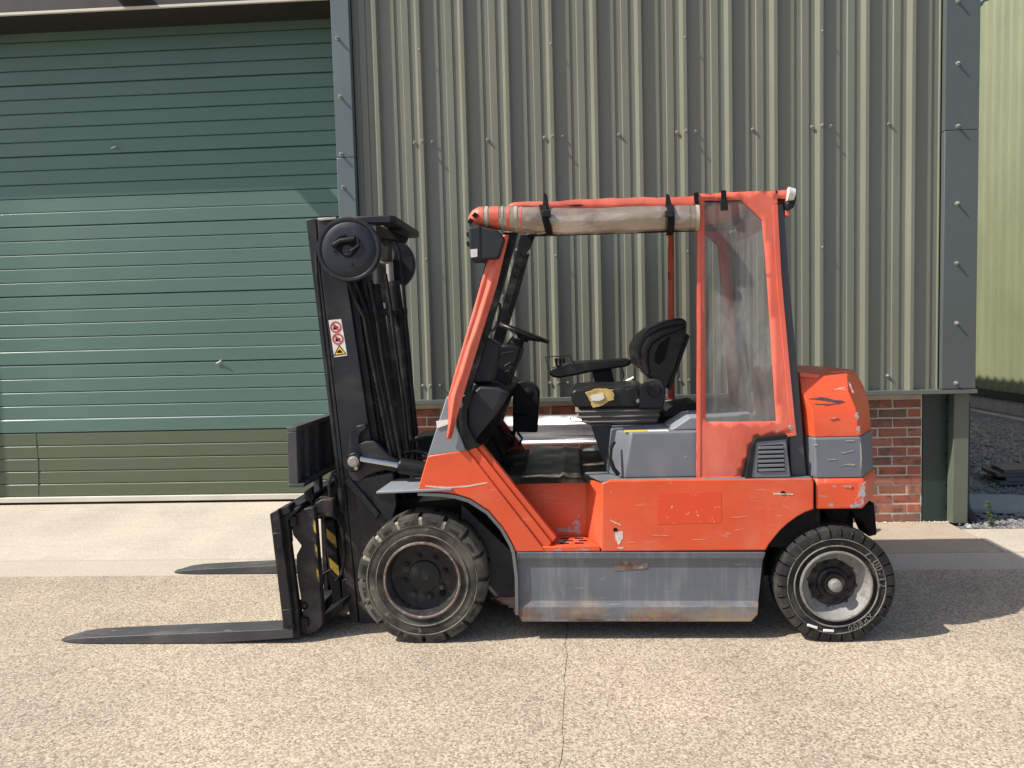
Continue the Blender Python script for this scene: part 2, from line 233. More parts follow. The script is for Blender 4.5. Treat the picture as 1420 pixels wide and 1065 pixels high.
# ------------------------------------------------------------------ mesh helpers
class MB:
    def __init__(s): s.v = []; s.f = []
    def add(s, vs, fs):
        o = len(s.v); s.v += [tuple(p) for p in vs]; s.f += [tuple(i+o for i in f) for f in fs]; return s
    def box(s, x0, x1, y0, y1, z0, z1):
        return s.add([(x, y, z) for z in (z0, z1) for y in (y0, y1) for x in (x0, x1)], [(0, 2, 3, 1), (4, 5, 7, 6), (0, 1, 5, 4), (2, 6, 7, 3), (0, 4, 6, 2), (1, 3, 7, 5)])
    def loft(s, loops, closed=True, caps=True):
        n = len(loops[0]); vs = [p for L in loops for p in L]; fs = []
        for i in range(len(loops)-1):
            for j in range(n if closed else n-1):
                a, b = i*n+j, i*n+(j+1) % n; fs.append((a, b, b+n, a+n))
        if caps and closed: fs.append(tuple(range(n-1, -1, -1))); fs.append(tuple(range((len(loops)-1)*n, len(loops)*n)))
        return s.add(vs, fs)
    def prism(s, poly, y0, y1):                        # polygon of (x,z), pushed from y0 to y1
        return s.loft([[(x, y0, z) for x, z in poly], [(x, y1, z) for x, z in poly]])
    def px(s, pts, Y, y1, y0=None):                    # outline at photo positions lying at depth Y
        q = [P(x, y, Y) for x, y in pts]; return s.prism([(p.x, p.z) for p in q], Y if y0 is None else y0, y1)
    def tube(s, path, r, n=8, caps=True):
        path = [Vector(p) for p in path]; rs = r if isinstance(r, (list, tuple)) else [r]*len(path); loops = []; ref = None
        for i, p in enumerate(path):
            d = (path[min(i+1, len(path)-1)]-path[max(i-1, 0)]).normalized()
            if ref is None: ref = d.orthogonal().normalized()
            ref = (ref-d*ref.dot(d)).normalized(); b = d.cross(ref)
            loops.append([p+(ref*math.cos(2*math.pi*k/n)+b*math.sin(2*math.pi*k/n))*rs[i] for k in range(n)])
        return s.loft(loops, True, caps)
    def lathe(s, prof, c, n=48, close=False, cap=True):          # profile of (radius, y offset) turned about an axis along Y through c
        loops = []
        for r, y in prof: loops.append([(c[0]+r*math.cos(2*math.pi*k/n), c[1]+y, c[2]+r*math.sin(2*math.pi*k/n)) for k in range(n)])
        if close: loops.append(loops[0])
        return s.loft(loops, True, cap and not close)
    def polar(s, prof, c, a0, a1, seg=2):              # closed (radius,y) outline swept from angle a0 to a1
        loops = []
        for i in range(seg+1):
            a = a0+(a1-a0)*i/seg; loops.append([(c[0]+r*math.cos(a), c[1]+y, c[2]+r*math.sin(a)) for r, y in prof])
        return s.loft(loops)
    def build(s, name, mat, parent=None, bevel=0, smooth=None, org=None, seg=2, subsurf=0, kind=None, label=None, solid=0):
        o0 = Vector(org) if org is not None else (Vector(parent['_o']) if parent is not None and '_o' in parent else Vector((0, 0, 0)))
        me = bpy.data.meshes.new(name); me.from_pydata([Vector(v)-o0 for v in s.v], [], s.f); me.update()
        bm = bmesh.new(); bm.from_mesh(me); bmesh.ops.recalc_face_normals(bm, faces=bm.faces); bm.to_mesh(me); bm.free()
        return finish(me, name, mat, parent, o0, bevel, smooth, seg, subsurf, kind, label, solid)
def finish(me, name, mat, parent, o0, bevel=0, smooth=None, seg=2, subsurf=0, kind=None, label=None, solid=0):
    me.materials.append(M[mat])
    if smooth is None: smooth = 35
    if smooth:
        me.polygons.foreach_set('use_smooth', [True]*len(me.polygons)); me.set_sharp_from_angle(angle=R(smooth))
    o = bpy.data.objects.new(name, me); C.objects.link(o)
    if parent is not None:
        o.parent = parent; po = Vector(parent['_o']) if '_o' in parent else Vector((0, 0, 0)); o.location = o0-po
    else: o.location = o0
    o['_o'] = tuple(o0)
    if solid: md = o.modifiers.new('solid', 'SOLIDIFY'); md.thickness = solid; md.offset = 0
    if bevel: md = o.modifiers.new('bevel', 'BEVEL'); md.width = bevel; md.segments = seg; md.limit_method = 'ANGLE'; md.angle_limit = R(30)
    if subsurf: md = o.modifiers.new('sub', 'SUBSURF'); md.levels = subsurf; md.render_levels = subsurf
    if kind: o['kind'] = kind
    if label: o['label'] = label
    return o
def thing(name, label, cat, loc, group=None):
    o = bpy.data.objects.new(name, None); C.objects.link(o); o.location = loc; o['_o'] = tuple(loc)
    o.empty_display_size = .2; tag(o, label, cat, group); return o
def tag(o, label, cat, group=None):
    o['label'] = label; o['category'] = cat
    if group: o['group'] = group
    return o
def inside(p, poly):
    r = False; n = len(poly)
    for i in range(n):
        a, b = poly[i], poly[i-1]
        if (a[1] > p[1]) != (b[1] > p[1]) and p[0] < (b[0]-a[0])*(p[1]-a[1])/(b[1]-a[1])+a[0]: r = not r
    return r
def sheet(poly, holes, Y, step, disp):
    """cloth-like sheet in the plane Y: outline (x,z), holes, fine mesh pushed by disp(x,z)"""
    pts = []; edges = []
    for lp in [poly]+holes:
        dense = []
        for i in range(len(lp)):
            a, b = Vector(lp[i]), Vector(lp[(i+1) % len(lp)]); n = max(1, int((b-a).length/step))
            dense += [a.lerp(b, k/n) for k in range(n)]
        o = len(pts); pts += dense; edges += [(o+i, o+(i+1) % len(dense)) for i in range(len(dense))]
    x0, x1 = min(p[0] for p in poly), max(p[0] for p in poly); z0, z1 = min(p[1] for p in poly), max(p[1] for p in poly)
    x = x0+step*.5; k = 0
    while x < x1:
        z = z0+step*(.5+.5*(k % 2))
        while z < z1:
            p = (x, z)
            if inside(p, poly) and not any(inside(p, h) for h in holes) and min((Vector(p)-q).length for q in pts[:edges[-1][0]+1]) > step*.45: pts.append(Vector(p))
            z += step
        x += step*.87; k += 1
    v, e, f, *_ = delaunay_2d_cdt(pts, edges, [], 0, 1e-6)
    fs = [t_ for t_ in f if inside(sum((v[i] for i in t_), Vector((0, 0)))/len(t_), poly) and not any(inside(sum((v[i] for i in t_), Vector((0, 0)))/len(t_), h) for h in holes)]
    m = MB(); m.add([(q.x, Y+disp(q.x, q.y), q.y) for q in v], fs); return m
def xz(pts, Y): return [(P(x, y, Y).x, P(x, y, Y).z) for x, y in pts]

# ------------------------------------------------------------------ setting: ground
def struct(o): o['kind'] = 'structure'; return o
def quadsheet(name, pts, z0, z1, mat):
    m = MB(); m.loft([[(x, y, z0) for x, y in pts], [(x, y, z1) for x, y in pts]]); return struct(m.build(name, mat, None, smooth=0))
m = MB(); m.add([(-150, -150, -.06), (150, -150, -.06), (150, 150, -.06), (-150, 150, -.06)], [(0, 1, 2, 3)]); struct(m.build('ground', 'soil', smooth=0))
crack = []                                             # ragged joint between the two yard slabs
cp = [(788, 858), (787, 885), (786, 915), (783, 950), (781, 985), (780, 1020), (778, 1065)]
g0 = [G(*q) for q in cp]
for i in range(140):
    yy = 4.95-i*.065
    k = next((j for j in range(len(g0)-1) if g0[j].y >= yy >= g0[j+1].y), None)
    if k is not None: tt = (g0[k].y-yy)/(g0[k].y-g0[k+1].y); xx = g0[k].x+(g0[k+1].x-g0[k].x)*tt
    elif yy > g0[0].y: xx = g0[0].x
    else: xx = g0[-1].x+.01*math.sin(yy*2)
    crack.append((xx+.018*(noise.noise((yy*3, 0, 3)))+.010*noise.noise((yy*11, 2, 0)), yy))
gap = lambda y: .0012+.0018*abs(noise.noise((y*6, 5, 1)))
yl = crack[-1][1]
quadsheet('yard_slab', [(-40, yl), (-40, 4.95)]+[(x-gap(y), y) for x, y in crack], -.05, 0, 'agg')
quadsheet('yard_slab', [(40, 4.95), (40, yl)]+[(x+gap(y), y) for x, y in reversed(crack)], -.05, 0, 'agg')
quadsheet('concrete_strip', [(-40, 4.952), (40, 4.952), (40, 5.318), (-40, 5.318)], -.05, -.001, 'brushed')
xs = -1.62; m = MB()                                   # apron ramp up to the door
m.loft([[(-40, 5.32, -.05), (-40, 5.32, 0), (-40, 6.0, .072), (-40, 6.60, .138), (-40, 6.8, .15), (-40, 6.8, -.05)], [(xs, 5.32, -.05), (xs, 5.32, 0), (xs, 6.0, .072), (xs, 6.60, .138), (xs, 6.8, .15), (xs, 6.8, -.05)]])
struct(m.build('door_apron', 'apron', smooth=0))
ga, gb = G(1334, 735), G(1396, 768)
quadsheet('wall_footing_path', [(xs+.004, 5.322), (gb.x, 5.322), (ga.x, 5.93), (2.95, 6.3), (xs+.004, 6.3)], -.05, .001, 'apron_r')
quadsheet('side_path', [(gb.x+.012, 5.322), (40, 5.322), (40, 5.93), (ga.x+.012, 5.93)], -.05, .002, 'apron')
# dark slate chippings beside the building
m = MB(); m.add([(2.9, 5.93, -.012), (40, 5.93, -.012), (40, 40, -.012), (2.9, 40, -.012)], [(0, 1, 2, 3)]); struct(m.build('gravel_bed', 'gravel', smooth=0))
m = MB()
for i in range(15000):
    yy = 5.95+9*rnd.random()**1.6; xx = 3.0+4.05*rnd.random(); s_ = rnd.uniform(.010, .026)*(1 if rnd.random() < .93 else 2.0)
    a = rnd.random()*6.28; ca, sa = math.cos(a), math.sin(a)
    q = [(1, 0, 0), (0, .7, 0), (-1, 0, 0), (0, -.7, 0), (0, 0, .55), (0, 0, -.4)]
    q = [(x*rnd.uniform(.7, 1.2), y*rnd.uniform(.7, 1.2), z) for x, y, z in q]
    m.add([(xx+s_*(x*ca-y*sa), yy+s_*(x*sa+y*ca), s_*z+.002) for x, y, z in q], [(0, 1, 4), (1, 2, 4), (2, 3, 4), (3, 0, 4), (1, 0, 5), (2, 1, 5), (3, 2, 5), (0, 3, 5)])
o = m.build('slate_gravel', 'gravel', smooth=0, kind='stuff'); tag(o, 'loose dark slate chippings beside the olive building', 'gravel')

# ------------------------------------------------------------------ warehouse
WY = 6.05                                              # pan of the cladding
wh = thing('warehouse', 'olive ribbed steel warehouse with green sectional door and brick base', 'building', (0.6, 6.1, 0))
PITCH = .3395
def clad_profile(x0, x1, first):                       # first = x of a rib's left foot
    out = []; k = math.floor((x0-first)/PITCH)-1
    pr = [(0, .008), (.024, -.036), (.049, -.036), (.067, 0), (.180, 0), (.186, .008), (.231, .008), (.238, 0), (.287, 0), (.293, .008)]
    while first+k*PITCH < x1+PITCH:
        for dx, dy in pr:
            x = first+k*PITCH+dx*PITCH/.3333
            out.append((x, dy))
        k += 1
    def at(x):
        for (a, da), (b, db) in zip(out[:-1], out[1:]):
            if a <= x <= b: return da+(db-da)*(x-a)/max(1e-9, b-a)
        return 0
    return [(x0, at(x0))]+[q for q in out if x0+1e-4 < q[0] < x1-1e-4]+[(x1, at(x1))]
rib0 = P(579, 140, WY-.02).x-.012; ztop = 5.36
zfl = P(1250, 541, WY-.03).z                           # top of the drip flashing
xa, xb = P(494.5, 280, 6.0).x+.004, P(1308, 270, 6.0).x-.004
edges_ = [xa]; k = 1
while rib0+3*PITCH*k+.052 < xb: 
    if rib0+3*PITCH*k+.04 > xa+.2: edges_.append(rib0+3*PITCH*k+.0405)
    k += 1
edges_.append(xb)
for a, b in zip(edges_[:-1], edges_[1:]):
    pr = clad_profile(a, b, rib0); m = MB()
    m.add([(x, WY+dy, z) for z in (zfl, ztop) for x, dy in pr], [(i, i+1, i+1+len(pr), i+len(pr)) for i in range(len(pr)-1)])
    m.build('cladding_sheet', 'clad', wh, smooth=0, solid=.0012)
m = MB(); m.box(xa-.1, 3.03, WY+.05, WY+.10, 1.06, ztop); m.build('inner_liner', 'soot', wh, smooth=0)
# screws
def screw(m, x, y, z, r=.0085, l=.024):
    n = 8; m.loft([[(x+rr*math.cos(2*math.pi*k/n), y-d, z+rr*math.sin(2*math.pi*k/n)) for k in range(n)] for rr, d in ((r*1.7, 0), (r*1.7, .003), (r, .004), (r, l*.8), (r*.6, l))])
m = MB()
def rowz(px, py): return P(px, py, WY).z
zr1, zr2, zr3, zr0 = rowz(1000, 181), rowz(900, 528), rowz(1000, 52), rowz(1190, 342)
k = -3
while rib0+k*PITCH < xb:
    x = rib0+k*PITCH
    if x > xa+.05:
        for z in (zr1, zr2):
            if k % 3 == 0: 
                for dx in (-.025, .040, .115):
                    if x+dx < xb-.03: screw(m, x+dx, WY-(.035 if dx == .04 else 0), z)
            elif k % 3 == 1: screw(m, x+.21, WY+.004, z)
        if k % 3 == 0:
            for z in (zr3, zr0): screw(m, x+.042, WY-.035, z, .006, .014)
    k += 1
m.build('cladding_screws', 'steel', wh, kind='stuff')
# door-side trim, corner trim, drip flashing
def trim(name, x0, x1, yf, mat, zs, screws_x):
    m = MB()
    for a, b in zip(zs[:-1], zs[1:]): m.loft([[(x0+.002, yf+.06, a), (x0, yf, a), (x1, yf, a), (x1+.002, yf+.06, a)], [(x0+.002, yf+.06, b-.003), (x0, yf, b-.003), (x1, yf, b-.003), (x1+.002, yf+.06, b-.003)]])
    o = m.build(name, mat, wh, bevel=.004, smooth=30); s_ = MB()
    for x, z in screws_x: screw(s_, x, yf, z, .010, .030)
    s_.build('trim_screws', 'steel', o, kind='stuff'); return o
TY = 5.985
pl, pr_ = P(470, 299, 6.0).x+.004, P(494.5, 280, 6.0).x
trim('door_jamb_trim', pl, pr_, TY, 'trim', [.05, P(480, 218, TY).z, ztop], [(P(*q, TY).x, P(*q, TY).z) for q in ((468, 53), (472, 134), (473, 214), (476, 260), (480, 420), (484, 540))])
cl, cr_ = P(1308, 270, 6.0).x, P(1355, 270, 6.0).x
trim('corner_trim', cl, cr_, TY, 'trim_dark', [zfl+.004, P(1330, 180, TY).z, ztop], [(P(*q, TY).x, P(*q, TY).z) for q in ((1328, 2), (1328, 88), (1328, 175), (1327, 282), (1326, 365), (1326, 448), (1325, 531))])
m = MB(); zb = P(1250, 547.5, TY).z
m.loft([[(x, WY+.06, zfl+.004), (x, TY-.015, zfl-.002), (x, TY-.018, zb+.004), (x, TY-.012, zb), (x, WY+.06, zb+.006)] for x in (xa-.02, cr_+.006)])
m.build('drip_flashing', 'flashing', wh, smooth=20)
# brick base
BY = 6.165; bx0, bx1 = xa-.05, P(1277, 640, BY).x
m = MB(); m.box(bx0, bx1+.008, BY+.0045, BY+.22, -.04, zb+.004); plinth = m.build('brick_base', 'mortar', wh, smooth=0)
def brickmesh(l, h, seed):
    rr = random.Random(seed); bm = bmesh.new(); bmesh.ops.create_cube(bm, size=1)
    for v in bm.verts: v.co = Vector((v.co.x*l+rr.uniform(-.003, .003), v.co.y*.06+rr.uniform(-.002, .002), v.co.z*h+rr.uniform(-.002, .002)))
    bmesh.ops.bevel(bm, geom=list(bm.edges), offset=.004, segments=1, affect='EDGES')
    me = bpy.data.meshes.new('brick'); bm.to_mesh(me); bm.free(); me.materials.append(M['brick']); return me
L_, H_ = .215, .0645; CO = .0762
full = [brickmesh(L_, H_, i) for i in range(4)]; half = [brickmesh(.1025, H_, 9+i) for i in range(3)]
row = 0; z = .004
while z+H_ < zb+.02:
    x = bx1
    first = True
    while x > bx0:
        hf = first and row % 2 == 1; first = False
        l = .1025 if hf else L_
        if x-l < bx0-.15: break
        ob = bpy.data.objects.new('brick', rnd.choice(half if hf else full)); C.objects.link(ob); ob.parent = plinth
        ob.location = Vector((x-l/2, BY+.03+rnd.uniform(-.003, .002), z+H_/2))-Vector(plinth['_o'])
        x -= l+.0105
    z += CO; row += 1
m = MB()
for i in range(260):                                   # crumbs of mortar along the foot of the wall
    x = rnd.uniform(bx0+2.2, bx1+.25); yy = BY-.004-abs(rnd.gauss(0, .022)); s_ = rnd.uniform(.004, .013); a = rnd.random()*6.28; ca, sa = math.cos(a), math.sin(a)
    m.add([(x+s_*(u_*ca-v_*sa), yy+s_*(u_*sa+v_*ca), .001+s_*(h_+.3)) for u_, v_, h_ in ((1, 0, 0), (0, .8, 0), (-1, 0, 0), (0, -.8, 0), (.1, 0, .6), (0, 0, -.4))], [(0, 1, 4), (1, 2, 4), (2, 3, 4), (3, 0, 4), (1, 0, 5), (2, 1, 5), (3, 2, 5), (0, 3, 5)])
m.build('mortar_crumbs', 'mortar', wh, kind='stuff', smooth=0)
# steel column and post at the corner
m = MB(); q0, q1 = P(1279, 640, BY).x+.004, P(1321, 640, BY).x
m.box(q0, q1, BY+.004, BY+.03, 0, zb); m.box(q1-.03, q1, BY-.04, BY+.004, 0, zb-.002); col_ = m.build('steel_column', 'postgreen', wh, bevel=.002)
m = MB()
for z in (.12, .3, .55, .8, .97): screw(m, q1-.045, BY+.004, z, .006, .008)
m.build('column_screws', 'soot', col_, kind='stuff')
m = MB(); q0, q1 = P(1322, 640, 6.07).x, P(1343, 640, 6.07).x; m.box(q0, q1, 6.07, 6.165, .012, zb-.002); m.build('corner_post', 'postolive', wh, bevel=.004)
# side wall going back, roof
m = MB(); m.box(2.98, 3.05, 6.10, 22, .0, ztop); m.build('side_wall', 'clad', wh, smooth=0)
m = MB(); m.loft([[(-9, y, ztop+.01), (-9, y, ztop+.06), (-3, y, ztop+1.0), (3.08, y, ztop+.06), (3.08, y, ztop+.01)] for y in (6.08, 22)]); m.build('roof', 'trim', wh, smooth=0)
# doorway: lintel, jambs, sectional door
zl = P(0, 19, 6.2).z; LY = 6.208; dx0, dx1 = -6.30, pl+.03; DY = 6.62
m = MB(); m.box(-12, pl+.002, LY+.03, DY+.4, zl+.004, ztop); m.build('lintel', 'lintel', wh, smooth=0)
m = MB(); m.box(-12, pl+.03, LY+.012, LY+.034, zl-.006, zl+.016); m.build('lintel_trim', 'seal', wh, bevel=.003)
m = MB(); m.box(-12, dx0, LY+.03, DY+.3, .1, zl); m.build('jamb', 'clad', wh, smooth=0)
m = MB(); m.box(dx1-.03, dx1+.09, TY+.062, DY+.2, .12, zl); m.build('jamb', 'trim', wh, smooth=0)
zd = .195
m = MB(); m.box(dx0, dx1, DY+.02, DY+.05, zd, zl+.3); door = m.build('sectional_door', 'soot', wh, smooth=0)
def slat(h):
    m = MB(); g = .0065
    m.loft([[(x, DY+.019, 0), (x, DY+.006, .0008), (x, DY, .0028), (x, DY-.0005, h-.0115), (x, DY+.009, h-.0015), (x, DY+.019, h)] for x in (dx0, dx1)])
    return m
zz = P(230, 687, DY).z+.006; pan1 = P(230, 597, DY).z; hs = (pan1-zz)/5; zcur = zz; i = 0
while zcur < zl+.25:
    h = hs if i < 5 else .1222
    m = slat(h); o = m.build('door_slat', 'door_low' if i < 5 else 'door', door, smooth=0, org=(0, 0, 0))
    o.location.z += zcur; o.location.y += rnd.uniform(-.0015, .0015) - (.003 if i % 5 == 0 and i else 0)
    zcur += h+(.0025 if i % 5 == 4 else 0); i += 1
m = MB(); m.box(dx0, dx1, DY-.028, DY+.018, zz-.05, zz-.004); m.build('bottom_rail', 'seal', door, bevel=.004)
m = MB(); m.box(dx0, dx1, DY-.018, DY+.014, .12, zz-.052); m.build('rubber_seal', 'soot', door, smooth=0)
for q in ((158, 204), (304, 502)):                     # bent bits of weather strip poking out between the slats
    a = P(*q, DY-.01); m = MB(); m.tube([a+Vector((-.03, 0, -.012)), a, a+Vector((.03, -.02, .02 if q[0] > 200 else -.002))], [.004, .007, .004], 5); m.build('loose_seal_strip', 'seal', door)
m = MB(); a, b = P(49, 600, DY), P(53, 686, DY); m.tube([a+Vector((0, 0, 0)), a.lerp(b, .5)+Vector((.012, 0, 0)), b], .005, 5); m.build('crease', 'door_low', door)
# lamp-like box added above the view to throw the slanting shadow on the door
m = MB(); fx, fz = -3.56, zl+.16
m.loft([[(fx-.15, y, fz-.12*k_), (fx+.15, y, fz-.12*k_), (fx+.15, y, fz+.12), (fx-.15, y, fz+.12)] for y, k_ in ((5.80, 1), (5.94, .8), (6.02, .4))]); fl = m.build('added_shadow_box', 'plastic_dark', wh, bevel=.008)
m = MB(); m.box(fx-.12, fx+.12, 6.015, LY+.031, fz-.03, fz+.03); m.build('bracket', 'plastic_dark', fl)  # added with the shadow box, ties it to the lintel

# ------------------------------------------------------------------ second building across the gravel yard
BX = 7.16
b2 = thing('neighbouring_shed', 'pale olive ribbed shed wall on concrete blocks beyond the gravel', 'building', (BX, 13, 0))
za, zbk = .30, .40
m = MB(); yy = 7.0; pr = []
while yy < 26:
    for d, e in ((0, 0), (.03, .032), (.09, .032), (.12, 0)): pr.append((yy+d, BX-e))
    yy += .25
m.add([(x, y, z) for z in (zbk, 7.0) for y, x in pr], [(i, i+1, i+1+len(pr), i+len(pr)) for i in range(len(pr)-1)]); m.build('cladding_sheet', 'clad2', b2, smooth=0, solid=.001)
m = MB(); m.box(BX-.06, BX+.02, 7, 26, za, zbk+.02); m.build('base_flashing', 'flash2', b2, smooth=0)
m = MB(); m.box(BX-.01, BX+.15, 7, 26, -.02, za-.004); pb = m.build('block_base', 'mortar', b2, smooth=0)
bmh = MB(); bmh.box(-.02, 0, 0, .43, 0, .215)
for k in range(30):
    for r_ in range(1):
        o = bmh.build('concrete_block', 'block', None, smooth=0, org=(0, 0, 0)) if k == 0 else o.copy()
        if k: C.objects.link(o)
        o.parent = pb; o.location = Vector((BX-.012, 7.2+k*.44, .07))-Vector(pb['_o'])
m = MB(); m.box(BX+.16, BX+8, 7, 26, 0, 7.2); m.build('shed_core', 'flash2', b2, smooth=0)
m = MB(); m.box(BX-.20, BX-.014, 7, 26, -.03, .035); m.build('concrete_footing', 'block', b2, smooth=0)

# ------------------------------------------------------------------ things beside the path
def slab(pts, z0, h, mat, seed):
    rr = random.Random(seed); out = []
    for i in range(len(pts)):
        a, b = Vector(pts[i]), Vector(pts[(i+1) % len(pts)])
        for k in range(6): p = a.lerp(b, k/6); out.append((p.x+rr.uniform(-.012, .012), p.y+rr.uniform(-.012, .012)))
    m = MB(); m.loft([[(x, y, z0) for x, y in out], [(x, y, z0+h*rr.uniform(.9, 1.05)) for x, y in out]]); return m
sc_ = G(1415, 668)
for i, (dx, dy, w_, d_) in enumerate(((0, 0, .62, .40), (.05, -.02, .58, .38), (-.02, .02, .60, .38), (.03, 0, .56, .36))):
    m = slab([(sc_.x-w_/2+dx, sc_.y-d_/2+dy), (sc_.x+w_/2+dx, sc_.y-d_/2+dy+.03), (sc_.x+w_/2+dx-.03, sc_.y+d_/2+dy), (sc_.x-w_/2+dx+.04, sc_.y+d_/2+dy-.02)], .012+i*.036, .034, 'slate', i)
    tag(m.build('slate_stone', 'slate', org=(sc_.x, sc_.y, .012+i*.036), smooth=0), ['dark slate slab at the bottom of the stack on the gravel', 'dark slate slab second from the bottom of the stack on gravel', 'dark slate slab just under the top one of the stack', 'dark slate slab topping the stack on the gravel'][i], 'stone', 'stacked slate slabs')
s1 = G(1345, 690); s2 = G(1430, 694); s3 = G(1430, 715); s4 = G(1345, 711)
m = slab([(s4.x-.05, s4.y), (s3.x+.2, s3.y+.01), (s2.x+.2, s2.y), (s1.x-.05, s1.y)], .004, .035, 'paleslab', 9)
tag(m.build('flat_stone', 'paleslab', org=(s1.x, s1.y, 0), smooth=0), 'long pale grey stone slab lying flat on dark gravel', 'stone')
# weed
c0 = G(1372, 731); pt = thing('weed', 'small upright green weed growing between path and grey slab', 'plant', c0)
m = MB(); st = [c0+Vector((.012*math.sin(i*.8), .0, i*.027)) for i in range(8)]; m.tube(st, [.004-.0003*i for i in range(8)], 6); m.build('stem', 'leaf', pt)
m = MB()
for i in range(110):
    t_ = rnd.random(); p = c0+Vector((.012*math.sin(t_*7*.8), 0, .01+t_*.195)); a = rnd.random()*6.28; l = rnd.uniform(.03, .055)*(1-.4*t_); d = Vector((math.cos(a), math.sin(a), rnd.uniform(-.1, .8))); s_ = Vector((-math.sin(a), math.cos(a), 0))*l*.2
    m.add([p, p+d*l*.5+s_, p+d*l, p+d*l*.5-s_], [(0, 1, 2, 3)])
m.build('leaves', 'leaf', pt, smooth=0)
# drain pipe bend behind the post
c0 = P(1343, 731, 6.17); m = MB(); m.tube([(c0.x-.03, 6.22, .95), (c0.x-.03, 6.22, .16), (c0.x-.018, 6.215, .09), (c0.x+.012, 6.20, .035), (c0.x+.035, 6.19, -.02)], .052, 16)
tag(m.build('drain_pipe', 'plastic_dark', org=(c0.x, 6.2, 0)), 'black plastic drain pipe with curved foot behind the olive corner post', 'pipe')

# ------------------------------------------------------------------ crash barrier behind the forklift
QY = 5.62; zt, zb2 = P(760, 578, QY).z, P(760, 617, QY).z; hh = zt-zb2
bar = thing('crash_barrier', 'galvanised steel crash barrier in front of the brick wall base', 'barrier', (P(850, 600, QY).x, QY+.1, 0))
x0, x1 = P(655, 600, QY).x, P(1090, 600, QY).x
pf = [(.07, 0), (.012, .015), (.0, .05), (.004, .10), (.055, .17), (.058, .30), (.050, .52), (.006, .66), (.0, .69), (.006, .74), (.05, .97), (.085, 1)]
m = MB(); n_ = len(pf); m.add([(x, QY+y, zb2+hh*k_) for x in (x0, x1) for y, k_ in pf], [(i, i+1, i+1+n_, i+n_) for i in range(n_-1)]); m.build('rail', 'galv', bar, solid=.004)
for x in (x0+.25, x1-.25):
    m = MB(); m.box(x-.05, x+.05, QY+.083, QY+.18, 0, zt-.01); m.build('post', 'galv', bar)


# ------------------------------------------------------------------ forklift
YC = 4.45; YN = 3.83; mir = lambda y: 2*YC-y
fk = thing('forklift', 'orange and grey counterbalance forklift with rolled canvas cab curtains and lowered forks', 'forklift', (.2, YC, 0))
def both(m, name, mat, parent=None, far=True, **k):
    """the near part and its mirror image on the far side"""
    a = m.build(name, mat, parent or fk, **k)
    if far:
        q = MB(); q.add([(x, mir(y), z) for x, y, z in m.v], m.f); q.build(name, mat, parent or fk, **k)
    return a
ramp_disp = lambda x, z: 0
# --- bodywork
fender = [(593, 632), (621, 628), (648, 624.5), (757.5, 765), (714, 765.4), (710, 754), (697, 731), (677, 708), (651, 691.4), (631, 685.5), (612, 683), (578.6, 682)]
m = MB(); m.px(fender, YN, YN+.035); fe = both(m, 'front_fender', 'orange', bevel=.006)
m = MB(); m.px([(649.5, 625), (659, 619), (765, 752), (758.5, 765)], YN+.012, YN+.06); both(m, 'fender_rib', 'orange', bevel=.004)
m = MB(); m.px([(661, 620), (668, 617), (772, 745), (766, 752.5)], YN+.03, YN+.08); both(m, 'fender_rib', 'orange', bevel=.004)
ya = 4.03
m = MB(); m.px([(676, 655), (700, 661.5), (812.5, 664), (812.5, 743), (735, 743)], ya, ya+.02); both(m, 'step_panel', 'orange')
# step tread
a, b, c_, d_ = P(752, 758.5, YN), P(833, 757, YN), P(812, 743, ya), P(752, 743, ya)
m = MB(); m.loft([[(a.x, YN+.003, a.z-.025), (b.x-.004, YN+.003, a.z-.025), (b.x-.004, YN+.003, a.z), (a.x, YN+.003, a.z)], [(a.x, ya-.002, a.z-.03), (c_.x-.003, ya-.002, a.z-.03), (c_.x-.003, ya-.002, a.z+.002), (a.x, ya-.002, a.z+.002)]])
step = both(m, 'step', 'orange_worn', bevel=.003)
for i in range(2):
    for j in range(2):
        for k in range(3):
            m = MB(); cx = a.x+.09+.075*j+.02*(k % 2) ; cy = YN+.05+.045*k; m.box(cx, cx+.045, cy, cy+.012, a.z-.003, a.z+.0045)
            if i == 0: m.build('step_slot', 'inkblack', step)
# main side panel with its slanted front edge
sp_ = [(834, 670), (846, 666), (1126, 663.5), (1128.8, 668), (1128.8, 706.5), (1117, 710.5), (1106, 716.6), (1093, 726), (1082, 736), (1073, 747), (1066, 756), (1062, 763.5), (835, 765)]
m = MB(); m.px(sp_, YN, YN+.03); sp = both(m, 'side_panel', 'orange', bevel=.007)
q = [P(834.2, 671, YN+.003), P(834.8, 764.5, YN+.003), P(812.5, 743, ya), P(812.5, 664, ya)]
q2 = [v_+Vector((.02, .008, 0)) for v_ in q]; m = MB(); m.loft([q, q2]); both(m, 'panel_return', 'orange')
q = [P(834, 670.5, YN+.004), P(846, 666.5, YN+.004), P(1126, 664, YN+.004)]; zt_ = q[1].z; m = MB()
m.loft([[(P(812, 664, ya).x, ya, zt_-.006), (q[0].x, YN+.006, zt_-.006), (q[2].x, YN+.006, zt_-.006), (q[2].x, ya+.05, zt_-.006), (P(812, 664, ya).x, ya+.05, zt_-.006)], [(P(812, 664, ya).x, ya, zt_), (q[0].x, YN+.006, zt_), (q[2].x, YN+.006, zt_), (q[2].x, ya+.05, zt_), (P(812, 664, ya).x, ya+.05, zt_)]])
both(m, 'deck_edge', 'grey_hood')
def ragged(pts, Y, seed, jit=1.0, sub=5, th=.0012):
    rr = random.Random(seed); out = []
    for i in range(len(pts)):
        a, b = Vector(pts[i]), Vector(pts[(i+1) % len(pts)])
        for k in range(sub): p = a.lerp(b, k/sub); out.append((p.x+rr.uniform(-jit, jit), p.y+rr.uniform(-jit, jit)))
    m = MB(); m.px(out, Y, Y+th+.002, Y-th+.0); return m
